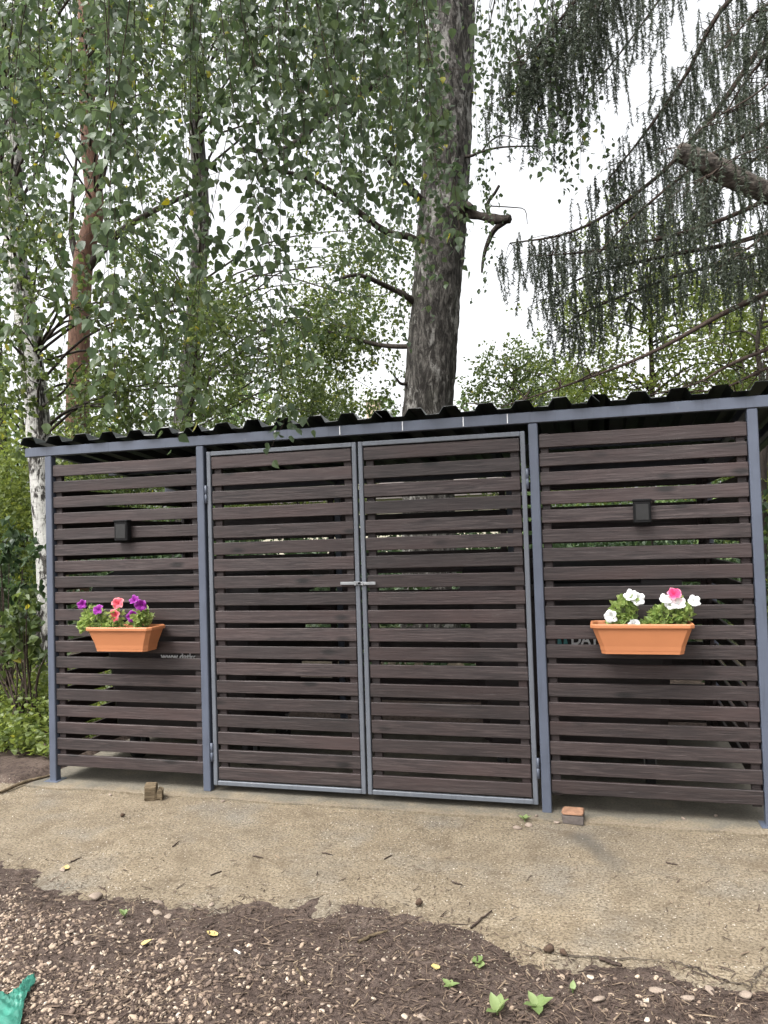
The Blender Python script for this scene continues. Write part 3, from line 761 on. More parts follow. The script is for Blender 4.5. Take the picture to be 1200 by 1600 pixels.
def flower_mesh(seed, R=.034):
    rg = np.random.default_rng(seed); n = 30; V = [(0, 0, -.022)]; Fs = []
    for j, (fr, z) in enumerate(((.14, -.012), (.45, -.002), (.78, .003), (1.0, 0.0))):
        for k in range(n):
            a = 2*PI*k/n; lobe = 1-.20*abs(math.cos(2.5*a))**5*(fr**2)
            r = R*fr*lobe*(1+rg.normal(0, .02)*fr); V.append((r*math.cos(a), r*math.sin(a), z+fr*fr*(.005*math.sin(5*a+seed)+rg.normal(0, .0016)+.004*math.sin(2*a+seed))))
    for k in range(n): Fs.append((0, 1+k, 1+(k+1) % n))
    for j in range(3):
        for k in range(n): a = 1+j*n+k; b = 1+j*n+(k+1) % n; Fs.append((a, a+n, b+n, b))
    return MB().add(V, Fs).mesh('flower', True)
FM = {}
def petunia(root_px, yb, label, group, flowers, clumps, zbase, name='petunia_plant'):
    base = gy(*root_px, yb); base = np.array([base[0], yb, zbase])
    r = empty(name, base); tag(r, label, 'petunia', group)
    P, D = [], []; tb = Tubes()
    for (cx, cy, rx, ry, n) in clumps:
        c = gy(cx, cy, yb)-base; sc = .0034
        n = int(n*1.5)
        for q in range(max(4, n//14)):
            e = c+RNG.normal(0, 1, 3)*[rx*sc*.5, .03, ry*sc*.5]
            s0 = np.array([c[0]*.7+RNG.normal(0, .015), RNG.normal(0, .015), -.005])
            tb.add(smooth_path([s0, (s0+e)/2+RNG.normal(0, .008, 3), e], 6), [.0022, .0014], 4)
        d = unit(RNG.normal(size=(n, 3)))*RNG.uniform(.35, 1, (n, 1))**.5
        P.append(c+d*[rx*sc, .055, ry*sc]); D.append(unit(d+RNG.normal(0, .5, (n, 3))+[0, -.3, .25]))
    P = np.vstack(P); D = np.vstack(D); P[:, 2] = np.maximum(P[:, 2], -.004-(P[:, 1] < -.09)*.03)
    tb.build('stems', 'weed', r)
    leaf_obj('foliage', P, D, RNG.uniform(.018, .036, len(P)), 'petunia_leaf', r, BIG, 'stuff')
    st = Tubes()
    for (fx, fy, kind, sz) in flowers:
        p = gy(fx, fy, yb-.045)-base; key = (kind, len(FM) % 5)
        if key not in FM: FM[key] = flower_mesh(len(FM)); FM[key].materials.append(M[kind])
        f = obj('flower', FM[key], None, r); f.location = p; f.scale = (sz,)*3
        dv = Vector((RNG.normal(.12, .35), -1, RNG.normal(.35, .3))); f.rotation_euler = dv.to_track_quat('Z', 'Y').to_euler()
        st.add(smooth_path([(p[0]*.8, .0, 0), (p*[.95, .4, .6]), p-np.array(dv.normalized())*.018], 7), [.002, .0016], 4)
    st.build('flower_stalks', 'weed', r)
zs1, zs2 = .985, 1.003
petunia((150, 985), -.125, 'petunia plant with two purple flowers at the planter\'s outer end', 'petunias in the purple and pink planter',
        [(128, 944, 'pet_purple', .95), (153, 952, 'pet_purple', 1.05)], [(148, 966, 24, 20, 170), (135, 978, 12, 10, 60)], zs1)
petunia((184, 985), -.120, 'petunia plant with two pink flowers edged white, between purple ones', 'petunias in the purple and pink planter',
        [(184, 942, 'pet_pink', 1.15), (179, 962, 'pet_pink', 1.2)], [(178, 978, 18, 10, 90), (182, 960, 8, 14, 25)], zs1)
petunia((215, 985), -.115, 'petunia plant with three purple flowers beside the pink ones', 'petunias in the purple and pink planter',
        [(209, 937, 'pet_purple', .95), (220, 946, 'pet_purple', 1.2), (207, 963, 'pet_purple', 1.15)], [(218, 970, 17, 16, 130), (226, 962, 9, 14, 60)], zs1)
petunia((980, 985), -.125, 'bushy petunia plant with only white flowers', 'petunias in the white planter',
        [(985, 930, 'pet_white', 1.0), (997, 936, 'pet_white', 1.05), (954, 963, 'pet_white', 1.05), (991, 976, 'pet_white', .95)],
        [(974, 955, 15, 22, 170), (966, 976, 16, 10, 90), (985, 940, 9, 10, 50)], zs2)
petunia((1045, 985), -.125, 'bushy petunia plant with white flowers and one bright pink bloom', 'petunias in the white planter',
        [(1054, 927, 'pet_hot', 1.05), (1040, 936, 'pet_white', .95), (1060, 942, 'pet_white', 1.1), (1048, 944, 'pet_white', .9), (1085, 939, 'pet_white', .95)],
        [(1043, 964, 26, 18, 220), (1066, 956, 12, 16, 80), (1018, 978, 14, 9, 70)], zs2)
# ================================================================== TREES AND PLANTS
def sample_box(x0, y0, x1, y1, t0, t1, n):
    return np.array([at(RNG.uniform(x0, x1), RNG.uniform(y0, y1), RNG.uniform(t0, t1)) for _ in range(n)])
def nearest_up(path, c, rise=.6):
    d = np.linalg.norm(path-c, axis=1)+np.where(path[:, 2] > c[2]-rise*.3, 3.0*(path[:, 2]-c[2]+rise*.3), 0)
    return path[int(np.argmin(d))]
def limb_to(tb, path, c, r0, r1, sag=.12, seg=5):
    s = nearest_up(path, c); L = np.linalg.norm(c-s)
    m1 = s+(c-s)*.35+np.array([0, 0, sag*L])+RNG.normal(0, .05*L, 3); m2 = s+(c-s)*.7+np.array([0, 0, sag*L*.7])+RNG.normal(0, .05*L, 3)
    tb.add(smooth_path([s, m1, m2, c], 10), [r0, r1], seg)
def clump_leaves(C, n, r, flat=.8, down=.4):
    # a clump is several sprays, each a short row of leaves
    k = 10; ns = max(3, n//k); m_ = len(C)*ns
    s = np.repeat(C, ns, 0)+RNG.normal(0, r*.5, (m_, 3))*[1, 1, flat]; v = unit(RNG.normal(size=(m_, 3))+[0, 0, -.35]); L = r*RNG.uniform(.4, 1.0, (m_, 1, 1))
    u = np.linspace(0, 1, k)[None, :, None]
    P = s[:, None]+v[:, None]*u*L+RNG.normal(0, r*.06, (m_, k, 3)); D = unit(v[:, None]*.5+RNG.normal(0, .7, (m_, k, 3))+[0, 0, -down])
    return P.reshape(-1, 3), D.reshape(-1, 3)
def strand(top, L, step=.042, sway=.06):
    n = max(4, int(L/step)); u = np.linspace(0, 1, n)
    dx, dy = RNG.normal(0, sway, 2); ph = RNG.uniform(0, 6)
    P = np.stack([top[0]+dx*u**1.5*L+.02*np.sin(u*5+ph), top[1]+dy*u**1.5*L+.02*np.cos(u*4+ph), top[2]-u*L*.98], -1)
    return P
def strand_leaves(P, spread=.035):
    n = len(P); d = unit(RNG.normal(size=(n, 3))*[1, 1, .25]); q = P+d*spread*RNG.uniform(.5, 1.1, (n, 1))+RNG.normal(0, .008, (n, 3))
    return q, unit(d*.55+np.array([0, 0, -1.0])+RNG.normal(0, .45, (n, 3)))
def trunk_path(pts, n=60): return smooth_path(pts, n)

# ---- main birch: thick trunk standing behind the enclosure
def at_Y(x, y, Y): return gy(x, y, Y)
TY = 4.6
top_px = [(672, 900), (669, 760), (668, 650), (681, 470), (692, 330), (700, 190), (706, 0), (712, -260), (735, -700)]
mp = [gy(x, y, TY) for x, y in top_px]; mp[0][2] = ground_z(mp[0][0], TY)-.05; mp[0][0] = mp[1][0]-.03
dist = np.linalg.norm(mp[2]-CAM)
mpath = trunk_path(mp, 150)
B = empty('birch_tree', (mp[0][0], TY, 0)); tag(B, 'thick old birch with dark fissured trunk and broken stub, rising behind the gate', 'birch')
def rel(o, root):
    o.parent = root; o.location = o.location-root.location; return o
def fissure(V, path, seg, amp=.016):
    n = len(path); W = V.reshape(n, seg, 3); d = W-path[:, None, :]; r = np.linalg.norm(d, axis=2)
    th = np.arange(seg)[None, :]*2*PI/seg; z = path[:, 2][:, None]+0*th
    x1, y1 = np.cos(th)*3.2+z*.15, np.sin(th)*3.2
    f = np.abs(fbm(x1*2.1+y1*.7+30, y1*2.1+z*1.7+11, 4, 21)-.47)*4; g = fbm(x1*4+9, y1*4+z*6, 3, 23)-.45
    k = np.clip(f, 0, 1)*amp+g*amp*.6-amp*.5
    return (path[:, None, :]+d*((r+k)/r)[:, :, None]).reshape(-1, 3)
mp2 = smooth_path(mpath, 420)
tb = Tubes(); tb.add(mp2, [.36, .30, .295, .29, .285, .28, .27, .24, .17], 72, .05, 3)
tb.V[0] = fissure(tb.V[0], mp2, 72); rel(tb.build('trunk', 'bark_main'), B)
zt = (TY-CAM[1])
def mt_(x, y, dY=0.0): return gy(x, y, TY+dY)
# broken stub with its forks
tb = Tubes()
tb.add(smooth_path([mt_(712, 322, 0), mt_(732, 333, -.15), mt_(752, 338, -.22), mt_(775, 343, -.25), mt_(797, 342, -.3)], 16), [.055, .062, .040, .060, .046], 14, .55, 5, True)
tb.add(smooth_path([mt_(764, 340, -.24), mt_(762, 318, -.25), mt_(772, 303, -.25), mt_(780, 290, -.25)], 10), [.028, .02, .016], 8, .45, 6, True)
tb.add(smooth_path([mt_(790, 346, -.28), mt_(772, 360, -.26), mt_(760, 385, -.25), mt_(755, 405, -.25), mt_(753, 426, -.25)], 12), [.035, .03, .02, .012], 7, .3, 7)
tb.add(smooth_path([mt_(765, 322, -.25), mt_(800, 324, -.2), mt_(820, 328, -.2), mt_(824, 350, -.2)], 10), [.008, .004], 5)
tb.add(smooth_path([mt_(715, 338, 0), mt_(728, 320, -.25), mt_(738, 324, -.3)], 8), [.05, .03], 8, .3, 8)
rel(tb.build('broken_branch', 'bark_dark'), B)
# living limbs
tb = Tubes()
lim = [([(668, 400, 0), (645, 372, -.2), (600, 360, -.4), (520, 300, -.9), (460, 272, -1.2), (390, 262, -1.5)], .05),
       ([(672, 330, 0), (650, 305, -.3), (632, 285, -.5), (600, 240, -.8)], .06),
       ([(690, 60, 0), (600, 120, -.6), (500, 185, -1.2), (470, 218, -1.4), (430, 238, -1.5), (380, 232, -1.7)], .065),
       ([(500, 185, -1.2), (480, 160, -1.4), (462, 120, -1.5), (455, 85, -1.6)], .04),
       ([(655, 480, 0), (638, 465, -.2), (610, 450, -.3), (560, 430, -.6), (520, 440, -.8)], .045),
       ([(715, 245, 0), (735, 244, -.2), (750, 238, -.3), (785, 230, -.4), (850, 228, -.6)], .022),
       ([(752, 238, -.3), (765, 222, -.35), (785, 212, -.4), (820, 220, -.5)], .012),
       ([(660, 590, 0), (630, 600, -.2), (618, 590, -.3)], .03),
       ([(672, 540, 0), (600, 540, .4), (520, 520, .6), (430, 500, .9)], .035)]
for pts, r in lim: tb.add(smooth_path([mt_(*p) for p in pts], 22), [r, r*.7, r*.35], 8, .2, int(r*1000))
# limbs carrying the hanging curtain, above the frame
hang_limbs = []
for (ex, ey, et) in ((40, -160, 3.6), (170, -180, 3.2), (300, -170, 3.0), (420, -180, 3.0), (540, -190, 3.2), (640, -170, 3.8), (330, -150, 5.0), (520, -140, 5.6), (160, -120, 5.2), (800, -150, 6.6), (900, -160, 6.8)):
    e = at(ex, ey, et); s = mpath[RNG.integers(118, 140)]
    mpt = s+(e-s)*.5+[0, 0, .55]; p = smooth_path([s, mpt, e+[0, 0, .15], e+(e-s)*.08-[0, 0, .2]], 30); hang_limbs.append(p)
    tb.add(p, [.07, .04, .018], 7, .1, 4)
rel(tb.build('limbs', 'bark_dark'), B)
# hanging strands
tw = Tubes(); LP, LD = [], []; FP, FD = [], []
HL = np.vstack(hang_limbs)
def hang(x, ytop, ybot, t, near):
    top = at(x, ytop, t); bot = at(x+RNG.normal(0, 14), ybot, t); L = max(.25, top[2]-bot[2])
    P = strand(top, L, .030 if near else .045, .10); tw.add(P[::2] if len(P) > 8 else P, [.0028, .0011], 3)
    s = HL[np.argmin(np.linalg.norm(HL-top, axis=1)+3*np.maximum(0, top[2]-HL[:, 2]))]
    tw.add(smooth_path([s, (s+top)/2+[0, 0, .12], top], 8), [.010, .003], 4)
    q, d = strand_leaves(P, .040); (LP if near else FP).append(q); (LD if near else FD).append(d)
    for _ in range(int(len(P)/7)):       # side twigs
        i = RNG.integers(1, len(P)); L2 = RNG.uniform(.08, .28); v = unit(RNG.normal(size=3)*[1, 1, .3]+[0, 0, -.5])
        Q = P[i]+v*np.linspace(0, 1, 6)[:, None]*L2-np.array([0, 0, 1])*(np.linspace(0, 1, 6)**2)[:, None]*L2*.4
        tw.add(Q[::2], [.0016, .0008], 3); q, d = strand_leaves(Q, .035); (LP if near else FP).append(q); (LD if near else FD).append(d)
#        x0   x1  ybot0 ybot1  t0   t1   n  near
curt = [(-10, 60, 250, 500, 3.0, 4.2, 9, 1), (60, 150, 150, 380, 3.4, 4.4, 3, 1), (145, 235, 520, 650, 2.9, 3.5, 8, 1), (240, 300, 150, 460, 3.0, 4.0, 3, 1),
        (295, 345, 600, 690, 3.2, 3.6, 3, 1), (350, 425, 620, 700, 3.1, 3.6, 4, 1), (430, 560, 120, 360, 2.9, 3.8, 15, 1), (560, 662, 150, 470, 3.2, 4.4, 14, 1), (600, 665, 350, 480, 4.6, 5.6, 7, 1),
        (300, 450, 80, 260, 3.0, 4.2, 6, 1),
        (0, 300, 100, 420, 5.0, 6.8, 14, 0), (300, 660, 120, 330, 5.0, 7.4, 45, 0), (480, 660, 300, 560, 5.5, 7.4, 24, 0), (735, 800, 60, 210, 6.4, 7.6, 8, 0), (790, 900, 150, 330, 6.2, 7.2, 12, 0), (860, 920, 240, 340, 6.2, 7.2, 6, 0), (735, 780, 330, 480, 7.5, 8.2, 3, 0)]
for (x0, x1, y0, y1, t0, t1, n, nr) in curt:
    for _ in range(n):
        yb = RNG.uniform(y0, y1); hang(RNG.uniform(x0, x1), min(yb-140, RNG.uniform(-150, -30)) if nr else min(RNG.uniform(-140, 60), yb-60), yb, RNG.uniform(t0, t1), nr)
rel(tw.build('twigs', 'twig'), B)
LP = np.vstack(LP); LD = np.vstack(LD); FP = np.vstack(FP); FD = np.vstack(FD)
keep = LP[:, 1] > -3.2
LP, LD = LP[keep], LD[keep]
ls = RNG.uniform(.030, .056, len(LP))
ux, uy, uz = unproj(LP)
infr = (ux > 10) & (ux < 1190) & (uy > 10) & (uy < 1590)
score = np.where(infr, ls/uz, 0); pick = np.argsort(-score)[:300]; mask = np.zeros(len(LP), bool); mask[pick] = True
rel(leaf_obj('foliage', LP[~mask], LD[~mask], ls[~mask], 'birch_leaf', None, BIG), B)
rel(leaf_obj('foliage', FP, FD, RNG.uniform(.035, .060, len(FP)), 'birch_leaf', None, BIG), B)
lm = me_np('leaf', BIG[0], BIG[1]); lm.materials.append(M['birch_leaf_obj'])
Dn, Sn, Nn = leaf_frames(LD[mask])
for p, d, s, n, z in zip(LP[mask], Dn, Sn, Nn, ls[mask]):
    o = obj('leaf', lm, None, B); mm = Matrix.Identity(4); q = p-np.array(B.location)
    for i in range(3): mm[i][0], mm[i][1], mm[i][2], mm[i][3] = s[i]*z, d[i]*z, n[i]*z, q[i]
    o.matrix_local = mm

# ---- generic trees
def make_tree(name, label, cat, tpts, rad, bark, boxes, leaf, size, group=None, mul=4, rough=.06, seed=1, hangers=0, lod=SMALL, seg=20, extra=()):
    path = trunk_path(tpts, 70); base = path[0]
    r = empty(name, (base[0], base[1], max(0, base[2]))); tag(r, label, cat, group)
    tb = Tubes(); tb.add(path, rad, seg, rough, seed); rel(tb.build('trunk', bark), r)
    tb = Tubes(); P, D = [], []
    for pts, rr in extra: tb.add(smooth_path(pts, 20), [rr, rr*.6, rr*.25], 7, .15, seed+3)
    for (x0, y0, x1, y1, t0, t1, nc, nl, cr) in boxes:
        C = sample_box(x0, y0, x1, y1, t0, t1, nc); C = C[C[:, 2] > .15]
        for c in C: limb_to(tb, path, c, .012+.0012*np.linalg.norm(c-base), .003)
        p, d = clump_leaves(C, nl*mul, cr*1.15); P.append(p); D.append(d)
        for c in C:
            for _ in range(hangers):
                S = strand(c+RNG.normal(0, cr*.5, 3), RNG.uniform(.3, .9), .05); q, d = strand_leaves(S, .04); P.append(q); D.append(d); tb.add(np.vstack([c, S[::3] if len(S) > 9 else S]), [.004, .0015], 3)
    if tb.n: rel(tb.build('branches', 'bark_dark'), r)
    P = np.vstack(P); D = np.vstack(D); k = P[:, 2] > .05
    rel(leaf_obj('crown', P[k], D[k], RNG.uniform(size*.7, size*1.3, k.sum()), leaf, None, lod), r)
    return r
def ground_at(x, y, Y):
    p = gy(x, y, Y); p[2] = float(ground_z(p[0], p[1]))-.05; return p
# white birch beside the left end
Y1 = 2.3
make_tree('birch_tree', 'slim white-barked birch leaning beside the left end post', 'birch',
          [ground_at(84, 1150, Y1), gy(80, 900, Y1), gy(64, 720, Y1), gy(54, 600, Y1), gy(38, 480, Y1), gy(20, 330, Y1), gy(30, 100, Y1), gy(40, -300, Y1)],
          [.16, .135, .12, .115, .11, .10, .08, .06], 'bark_white',
          [(-60, -150, 240, 230, 6.0, 8.0, 17, 55, .30), (-40, 300, 90, 600, 6.2, 8, 10, 55, .26), (170, 430, 340, 640, 6.5, 8.5, 13, 55, .3)], 'mid_leaf', .058, rough=.10, seed=4, hangers=2, seg=26)
# reddish pine further back
Y2 = 8.5
make_tree('pine_tree', 'tall pine with reddish flaky trunk behind the white birch', 'pine',
          [ground_at(118, 1000, Y2), gy(120, 700, Y2), gy(128, 430, Y2), gy(148, 330, Y2), gy(140, 240, Y2), gy(134, 80, Y2), gy(130, -200, Y2)],
          [.27, .23, .19, .17, .155, .15, .10], 'bark_pine',
          [(-40, -60, 330, 240, 11, 14, 20, 10, .4)], 'pine_needle', .12, seed=7,
          extra=[([gy(135, 420, Y2), gy(165, 385, Y2), gy(205, 350, Y2), gy(270, 315, Y2), gy(330, 290, Y2)], .11), ([gy(122, 410, Y2), gy(112, 370, Y2), gy(113, 320, Y2), gy(120, 240, Y2)], .09), ([gy(150, 320, Y2), gy(175, 220, Y2), gy(215, 160, Y2), gy(250, 60, Y2)], .07), ([gy(140, 80, Y2), gy(160, 30, Y2), gy(185, 0, Y2)], .06)])
# dark-needled pine leaning in from the left edge
Y3 = 7.0
make_tree('pine_tree', 'dark bare-limbed trunk at the far left behind bushes', 'tree',
          [ground_at(2, 1050, Y3), gy(2, 850, Y3), gy(0, 690, Y3), gy(-10, 400, Y3), gy(10, 200, Y3), gy(60, 60, Y3), gy(90, -100, Y3)],
          [.14, .125, .115, .10, .08, .06, .04], 'bark_dark', [(-40, 20, 120, 260, 9.5, 12, 14, 40, .4)], 'dark_leaf', .07, seed=9)
# grey birch in the middle distance
Y4 = 7.6
make_tree('birch_tree', 'grey birch trunk half hidden in leaves between pine and thick birch', 'birch',
          [ground_at(280, 1000, Y4), gy(284, 690, Y4), gy(296, 580, Y4), gy(308, 450, Y4), gy(314, 320, Y4), gy(305, 150, Y4), gy(300, -200, Y4)],
          [.19, .17, .155, .15, .14, .12, .09], 'bark_grey',
          [(190, -120, 620, 150, 9.5, 13, 26, 70, .42), (330, 480, 620, 660, 10, 13, 20, 80, .40), (180, 180, 285, 520, 9.5, 12, 7, 60, .38), (340, 440, 420, 560, 9.5, 12, 5, 60, .4), (470, 380, 640, 520, 9.5, 12.5, 12, 70, .4)], 'mid_leaf', .062, rough=.08, seed=11, hangers=1)
# young broadleaf trees closing the view
def young(px, Y, boxes, leaf, label, size=.075, rad=.07, seed=2):
    b = ground_at(px, 1000, Y); ty = min(bx[1] for bx in boxes); h = [gy(px+RNG.normal(0, 6), ty+(800-ty)*f, Y) for f in (.9, .6, .35, .15)]
    make_tree('young_tree', label, 'tree', [b]+h, [rad, rad*.8, rad*.6, rad*.4, rad*.2], 'bark_dark', boxes, leaf, size*.85, 'young trees behind the enclosure', seed=seed, seg=10)
young(200, 9.5, [(70, 560, 330, 800, 12, 14.5, 40, 80, .45)], 'mid_leaf', 'mid-green young tree behind roof, between white birch and grey birch', seed=3)
young(470, 10.5, [(340, 590, 560, 800, 13, 16, 34, 80, .45), (440, 440, 600, 600, 13, 16, 10, 70, .4)], 'bright_leaf', 'bright yellow-green young tree behind the roof, left of pale chimney', seed=5)
young(800, 10.0, [(735, 575, 900, 760, 13, 16, 26, 80, .42), (770, 540, 860, 600, 13, 15, 5, 60, .35)], 'mid_leaf', 'low leafy young tree behind the roof, right of the thick birch', seed=6)
young(1010, 7.5, [(880, 470, 1230, 760, 10.5, 13, 52, 90, .42), (900, 350, 1130, 480, 10.5, 12.5, 13, 70, .40)], 'bright_leaf', 'yellow-green young tree standing behind the spruce boughs', seed=8, size=.068)
young(1190, 6.0, [(1150, 680, 1260, 1050, 9, 11, 24, 80, .4), (1100, 400, 1260, 640, 9.5, 12, 12, 80, .4)], 'bright_leaf', 'leafy young tree beyond the right end post', seed=12)
young(40, 6.0, [(-80, 600, 60, 900, 9.5, 12, 30, 90, .42)], 'bright_leaf', 'yellow-green young tree behind the slim white-barked birch', seed=14)

# ---- spruce on the right
SY = 3.6; SXP = 1400
sb = ground_at(SXP, 1100, SY); spath = trunk_path([sb, sb+[0, 0, 3], sb+[.05, .0, 7], sb+[.1, 0, 12]], 60)
S = empty('spruce_tree', (sb[0], sb[1], 0)); tag(S, 'dark spruce with drooping curtains of needles hanging over the right side', 'spruce')
tb = Tubes(); tb.add(spath, [.30, .26, .2, .1], 24, .06, 5); rel(tb.build('trunk', 'bark_dark'), S)
tb = Tubes(); NP, ND = [], []
def spruce_branch(pts, r, cover=1.0, Ls=(.12, .5), bare=0.0):
    W_ = [at(x, y, t) for x, y, t in pts]
    s = spath[int(np.argmin(np.abs(spath[:, 2]-(W_[0][2]+.15))))]
    p = smooth_path([s]+W_, 60); tb.add(p[::2], [r, r*.75, r*.45, r*.15], 6, .15, 3)
    if cover <= 0: return
    L = np.linalg.norm(np.diff(p, axis=0), axis=1).sum(); n = int(L/.0155*cover)
    for _ in range(n):
        u = RNG.uniform(bare, 1); q = p[int(u*59)]+RNG.normal(0, .006, 3)
        v = unit(RNG.normal(size=3)*[1, 1, .2]); side = RNG.uniform(0, .50)*(1-.4*u); q = q+v*side-[0, 0, side*.25]
        if side > .10 and RNG.random() < .35: tb.add(np.array([p[int(u*59)], q*.5+p[int(u*59)]*.5+[0, 0, .02], q]), [.005, .002], 3)
        l = RNG.uniform(*Ls)*(1-.45*u)*(1.0 if RNG.random() < .8 else 1.5); k = max(5, int(l/.011)); uu = np.linspace(0, 1, k)[:, None]; dd = RNG.normal(0, .12, 3)
        st = q+uu*(np.array([0, 0, -1.0])+dd)*l
        if RNG.random() < .6: tb.add(st[[0, k//2, -1]], [.003, .0012], 3)
        for _k in range(3):
            NP.append(st+RNG.normal(0, .003, (k, 3))); ND.append(unit(RNG.normal(size=(k, 3))*[1, 1, .3]+[0, 0, -.9]))
sp = [([(1330, -120, 7.6), (1150, -10, 7.4), (1070, 120, 7.2), (1010, 205, 7.0), (935, 300, 6.9)], .035, .9),
      ([(1300, -40, 7.4), (1200, 60, 7.2), (1100, 200, 7.0), (1010, 290, 6.8), (900, 360, 6.7), (785, 382, 6.6)], .04, .9),
      ([(1150, -180, 7.4), (1030, 0, 7.2), (930, 130, 7.0), (855, 190, 6.8)], .018, .35),
      ([(1160, -260, 7.0), (1000, -90, 6.8), (920, 30, 6.6), (850, 105, 6.5), (785, 160, 6.4)], .035, 1.0),
      ([(1100, -200, 6.6), (960, -80, 6.4), (900, 0, 6.3), (850, 60, 6.3), (810, 110, 6.3)], .03, .9),
      ([(1300, 120, 7.0), (1200, 190, 6.8), (1100, 250, 6.6), (1000, 330, 6.5), (930, 400, 6.4)], .035, .9),
      ([(1320, 230, 7.0), (1200, 310, 6.8), (1080, 360, 6.6), (940, 390, 6.5), (845, 400, 6.4)], .035, .8),
      ([(1320, 300, 7.3), (1180, 370, 7.2), (1040, 400, 7.0), (920, 430, 6.9), (850, 470, 6.8)], .035, .75),
      ([(1320, 320, 7.6), (1200, 390, 7.5), (1060, 430, 7.4), (930, 480, 7.3), (860, 520, 7.2)], .03, .6),
      ([(1320, 40, 6.6), (1230, 60, 6.4), (1170, 120, 6.3), (1120, 200, 6.2)], .03, .9),
      ([(1320, -60, 6.5), (1250, -20, 6.3), (1180, 20, 6.2), (1130, 80, 6.2)], .03, 1.0),
      ([(1350, 280, 6.2), (1250, 330, 6.1), (1180, 380, 6.0), (1120, 420, 6.0)], .03, .8),
      ([(1350, 150, 7.8), (1230, 210, 7.8), (1120, 300, 7.7), (1020, 380, 7.7)], .03, .9)]
sp += [([(1330, 190, 5.6), (1220, 225, 5.45), (1150, 245, 5.4), (1090, 290, 5.35)], .012, .16), ([(1280, 60, 5.7), (1190, 140, 5.5), (1110, 190, 5.4), (1060, 235, 5.35)], .012, .16)]
for pts, r, c in sp: spruce_branch(pts, r, c, (.12, .70))
for pts, r in (([(1330, 400, 6.4), (1200, 458, 6.2), (1130, 490, 6.1), (1020, 550, 6.0), (920, 590, 5.9), (765, 642, 5.9)], .035), ([(1310, 500, 6.3), (1200, 545, 6.1), (1140, 570, 6.0), (1080, 602, 6.0), (980, 625, 6.0)], .026), ([(1300, 540, 6.5), (1200, 575, 6.3), (1130, 606, 6.2), (1060, 615, 6.2)], .022)):
    spruce_branch(pts, r, .05, (.05, .15))
    W_ = smooth_path([at(x, y, t) for x, y, t in pts], 30)
    for _ in range(16):
        i = RNG.integers(6, 30); tb.add(smooth_path([W_[i], W_[i]+RNG.normal(0, .08, 3), W_[i]+RNG.normal(0, .18, 3)+[-.12, 0, -.05]], 5), [.006, .002], 4)
rel(tb.build('branches', 'twig'), S)
NP = np.vstack(NP); ND = np.vstack(ND)
rel(leaf_obj('needles', NP, ND, RNG.uniform(.024, .046, len(NP)), 'needle', None, NEEDLE, wid=.010), S)
# sawn-off thick limb
tb = Tubes(); q = [at(1240, 320, 5.6), at(1200, 302, 5.6), at(1130, 268, 5.6), at(1085, 247, 5.6), at(1058, 238, 5.6)]
tb.add(smooth_path([spath[int(np.argmin(np.abs(spath[:, 2]-q[0][2]+.3)))]]+q, 70), [.10, .088, .070, .078, .064], 22, .45, 9, True)
tb.add(smooth_path([at(1120, 262, 5.6), at(1120, 250, 5.58), at(1119, 242, 5.56)], 5), [.03, .022], 7, .2, 2)
V, Fq = tb.V, tb.F
so_ = rel(tb.build('sawn_limb', 'bark_stub'), S)

# ---- far forest, undergrowth
P = []; 
for _ in range(420):
    a = RNG.uniform(-1.25, .95); rr = RNG.uniform(48, 75); c = CAM+np.array([math.sin(a)*rr, math.cos(a)*rr, 0]); h = RNG.uniform(8, 14.5); k = 420
    u = RNG.uniform(0, 1, k); wd = (1-u)**.7*RNG.uniform(1.6, 2.6); th = RNG.uniform(0, 2*PI, k)
    P.append(np.stack([c[0]+np.cos(th)*wd, c[1]+np.sin(th)*wd, u*h-1.6], -1))
P = np.vstack(P); o = leaf_obj('far_forest', P, unit(RNG.normal(size=P.shape)+[0, 0, -.5]), RNG.uniform(.22, .5, len(P)), 'far_leaf', None)
tag(o, 'pale distant line of forest trees beyond the garden', 'forest', kind='stuff')
C = np.array([[RNG.uniform(-12, 7), RNG.uniform(3.0, 17), 0] for _ in range(800)]); C[:, 2] = RNG.uniform(.05, 1.0, 800)*RNG.uniform(.5, 1.7, 800)
P, D = clump_leaves(C, 120, .55); k = P[:, 2] > -.1
o = leaf_obj('undergrowth', P[k], D[k], RNG.uniform(.06, .12, k.sum()), 'dark_leaf', None); tag(o, 'green shrubby undergrowth seen through slats behind the enclosure', 'undergrowth', kind='stuff')
# shrub left of the enclosure
def shrub(name, label, base, boxes, leaf, size, lod=SMALL):
    r = empty(name, base); tag(r, label, 'shrub'); tb = Tubes(); P, D = [], []
    for (x0, y0, x1, y1, t0, t1, nc, nl, cr) in boxes:
        C = sample_box(x0, y0, x1, y1, t0, t1, nc); C[:, 2] = np.maximum(C[:, 2], .12)
        for c in C: tb.add(smooth_path([np.array(base)+RNG.normal(0, .06, 3)*[1, 1, 0], (np.array(base)+c)/2+[0, 0, .1], c], 8), [.012, .003], 4)
        p, d = clump_leaves(C, nl, cr); P.append(p); D.append(d)
    rel(tb.build('stems', 'twig'), r); P = np.vstack(P); D = np.vstack(D); k = P[:, 2] > .02
    rel(leaf_obj('foliage', P[k], D[k], RNG.uniform(size*.7, size*1.25, k.sum()), leaf, None, lod), r)
b0 = ground_at(10, 1050, 1.4); shrub('leafy_shrub', 'dark green shrub against the white birch trunk', b0, [(-60, 840, 72, 960, 6.4, 7.6, 18, 48, .24)], 'dark_leaf', .075, BIG)
b1 = ground_at(40, 1080, .9); shrub('leafy_shrub', 'light green shrub with rounded leaves close to the left end post', b1, [(15, 890, 76, 1030, 5.9, 6.4, 8, 34, .16), (-50, 960, 50, 1060, 6.0, 6.6, 8, 34, .2)], 'mid_leaf', .075, BIG)
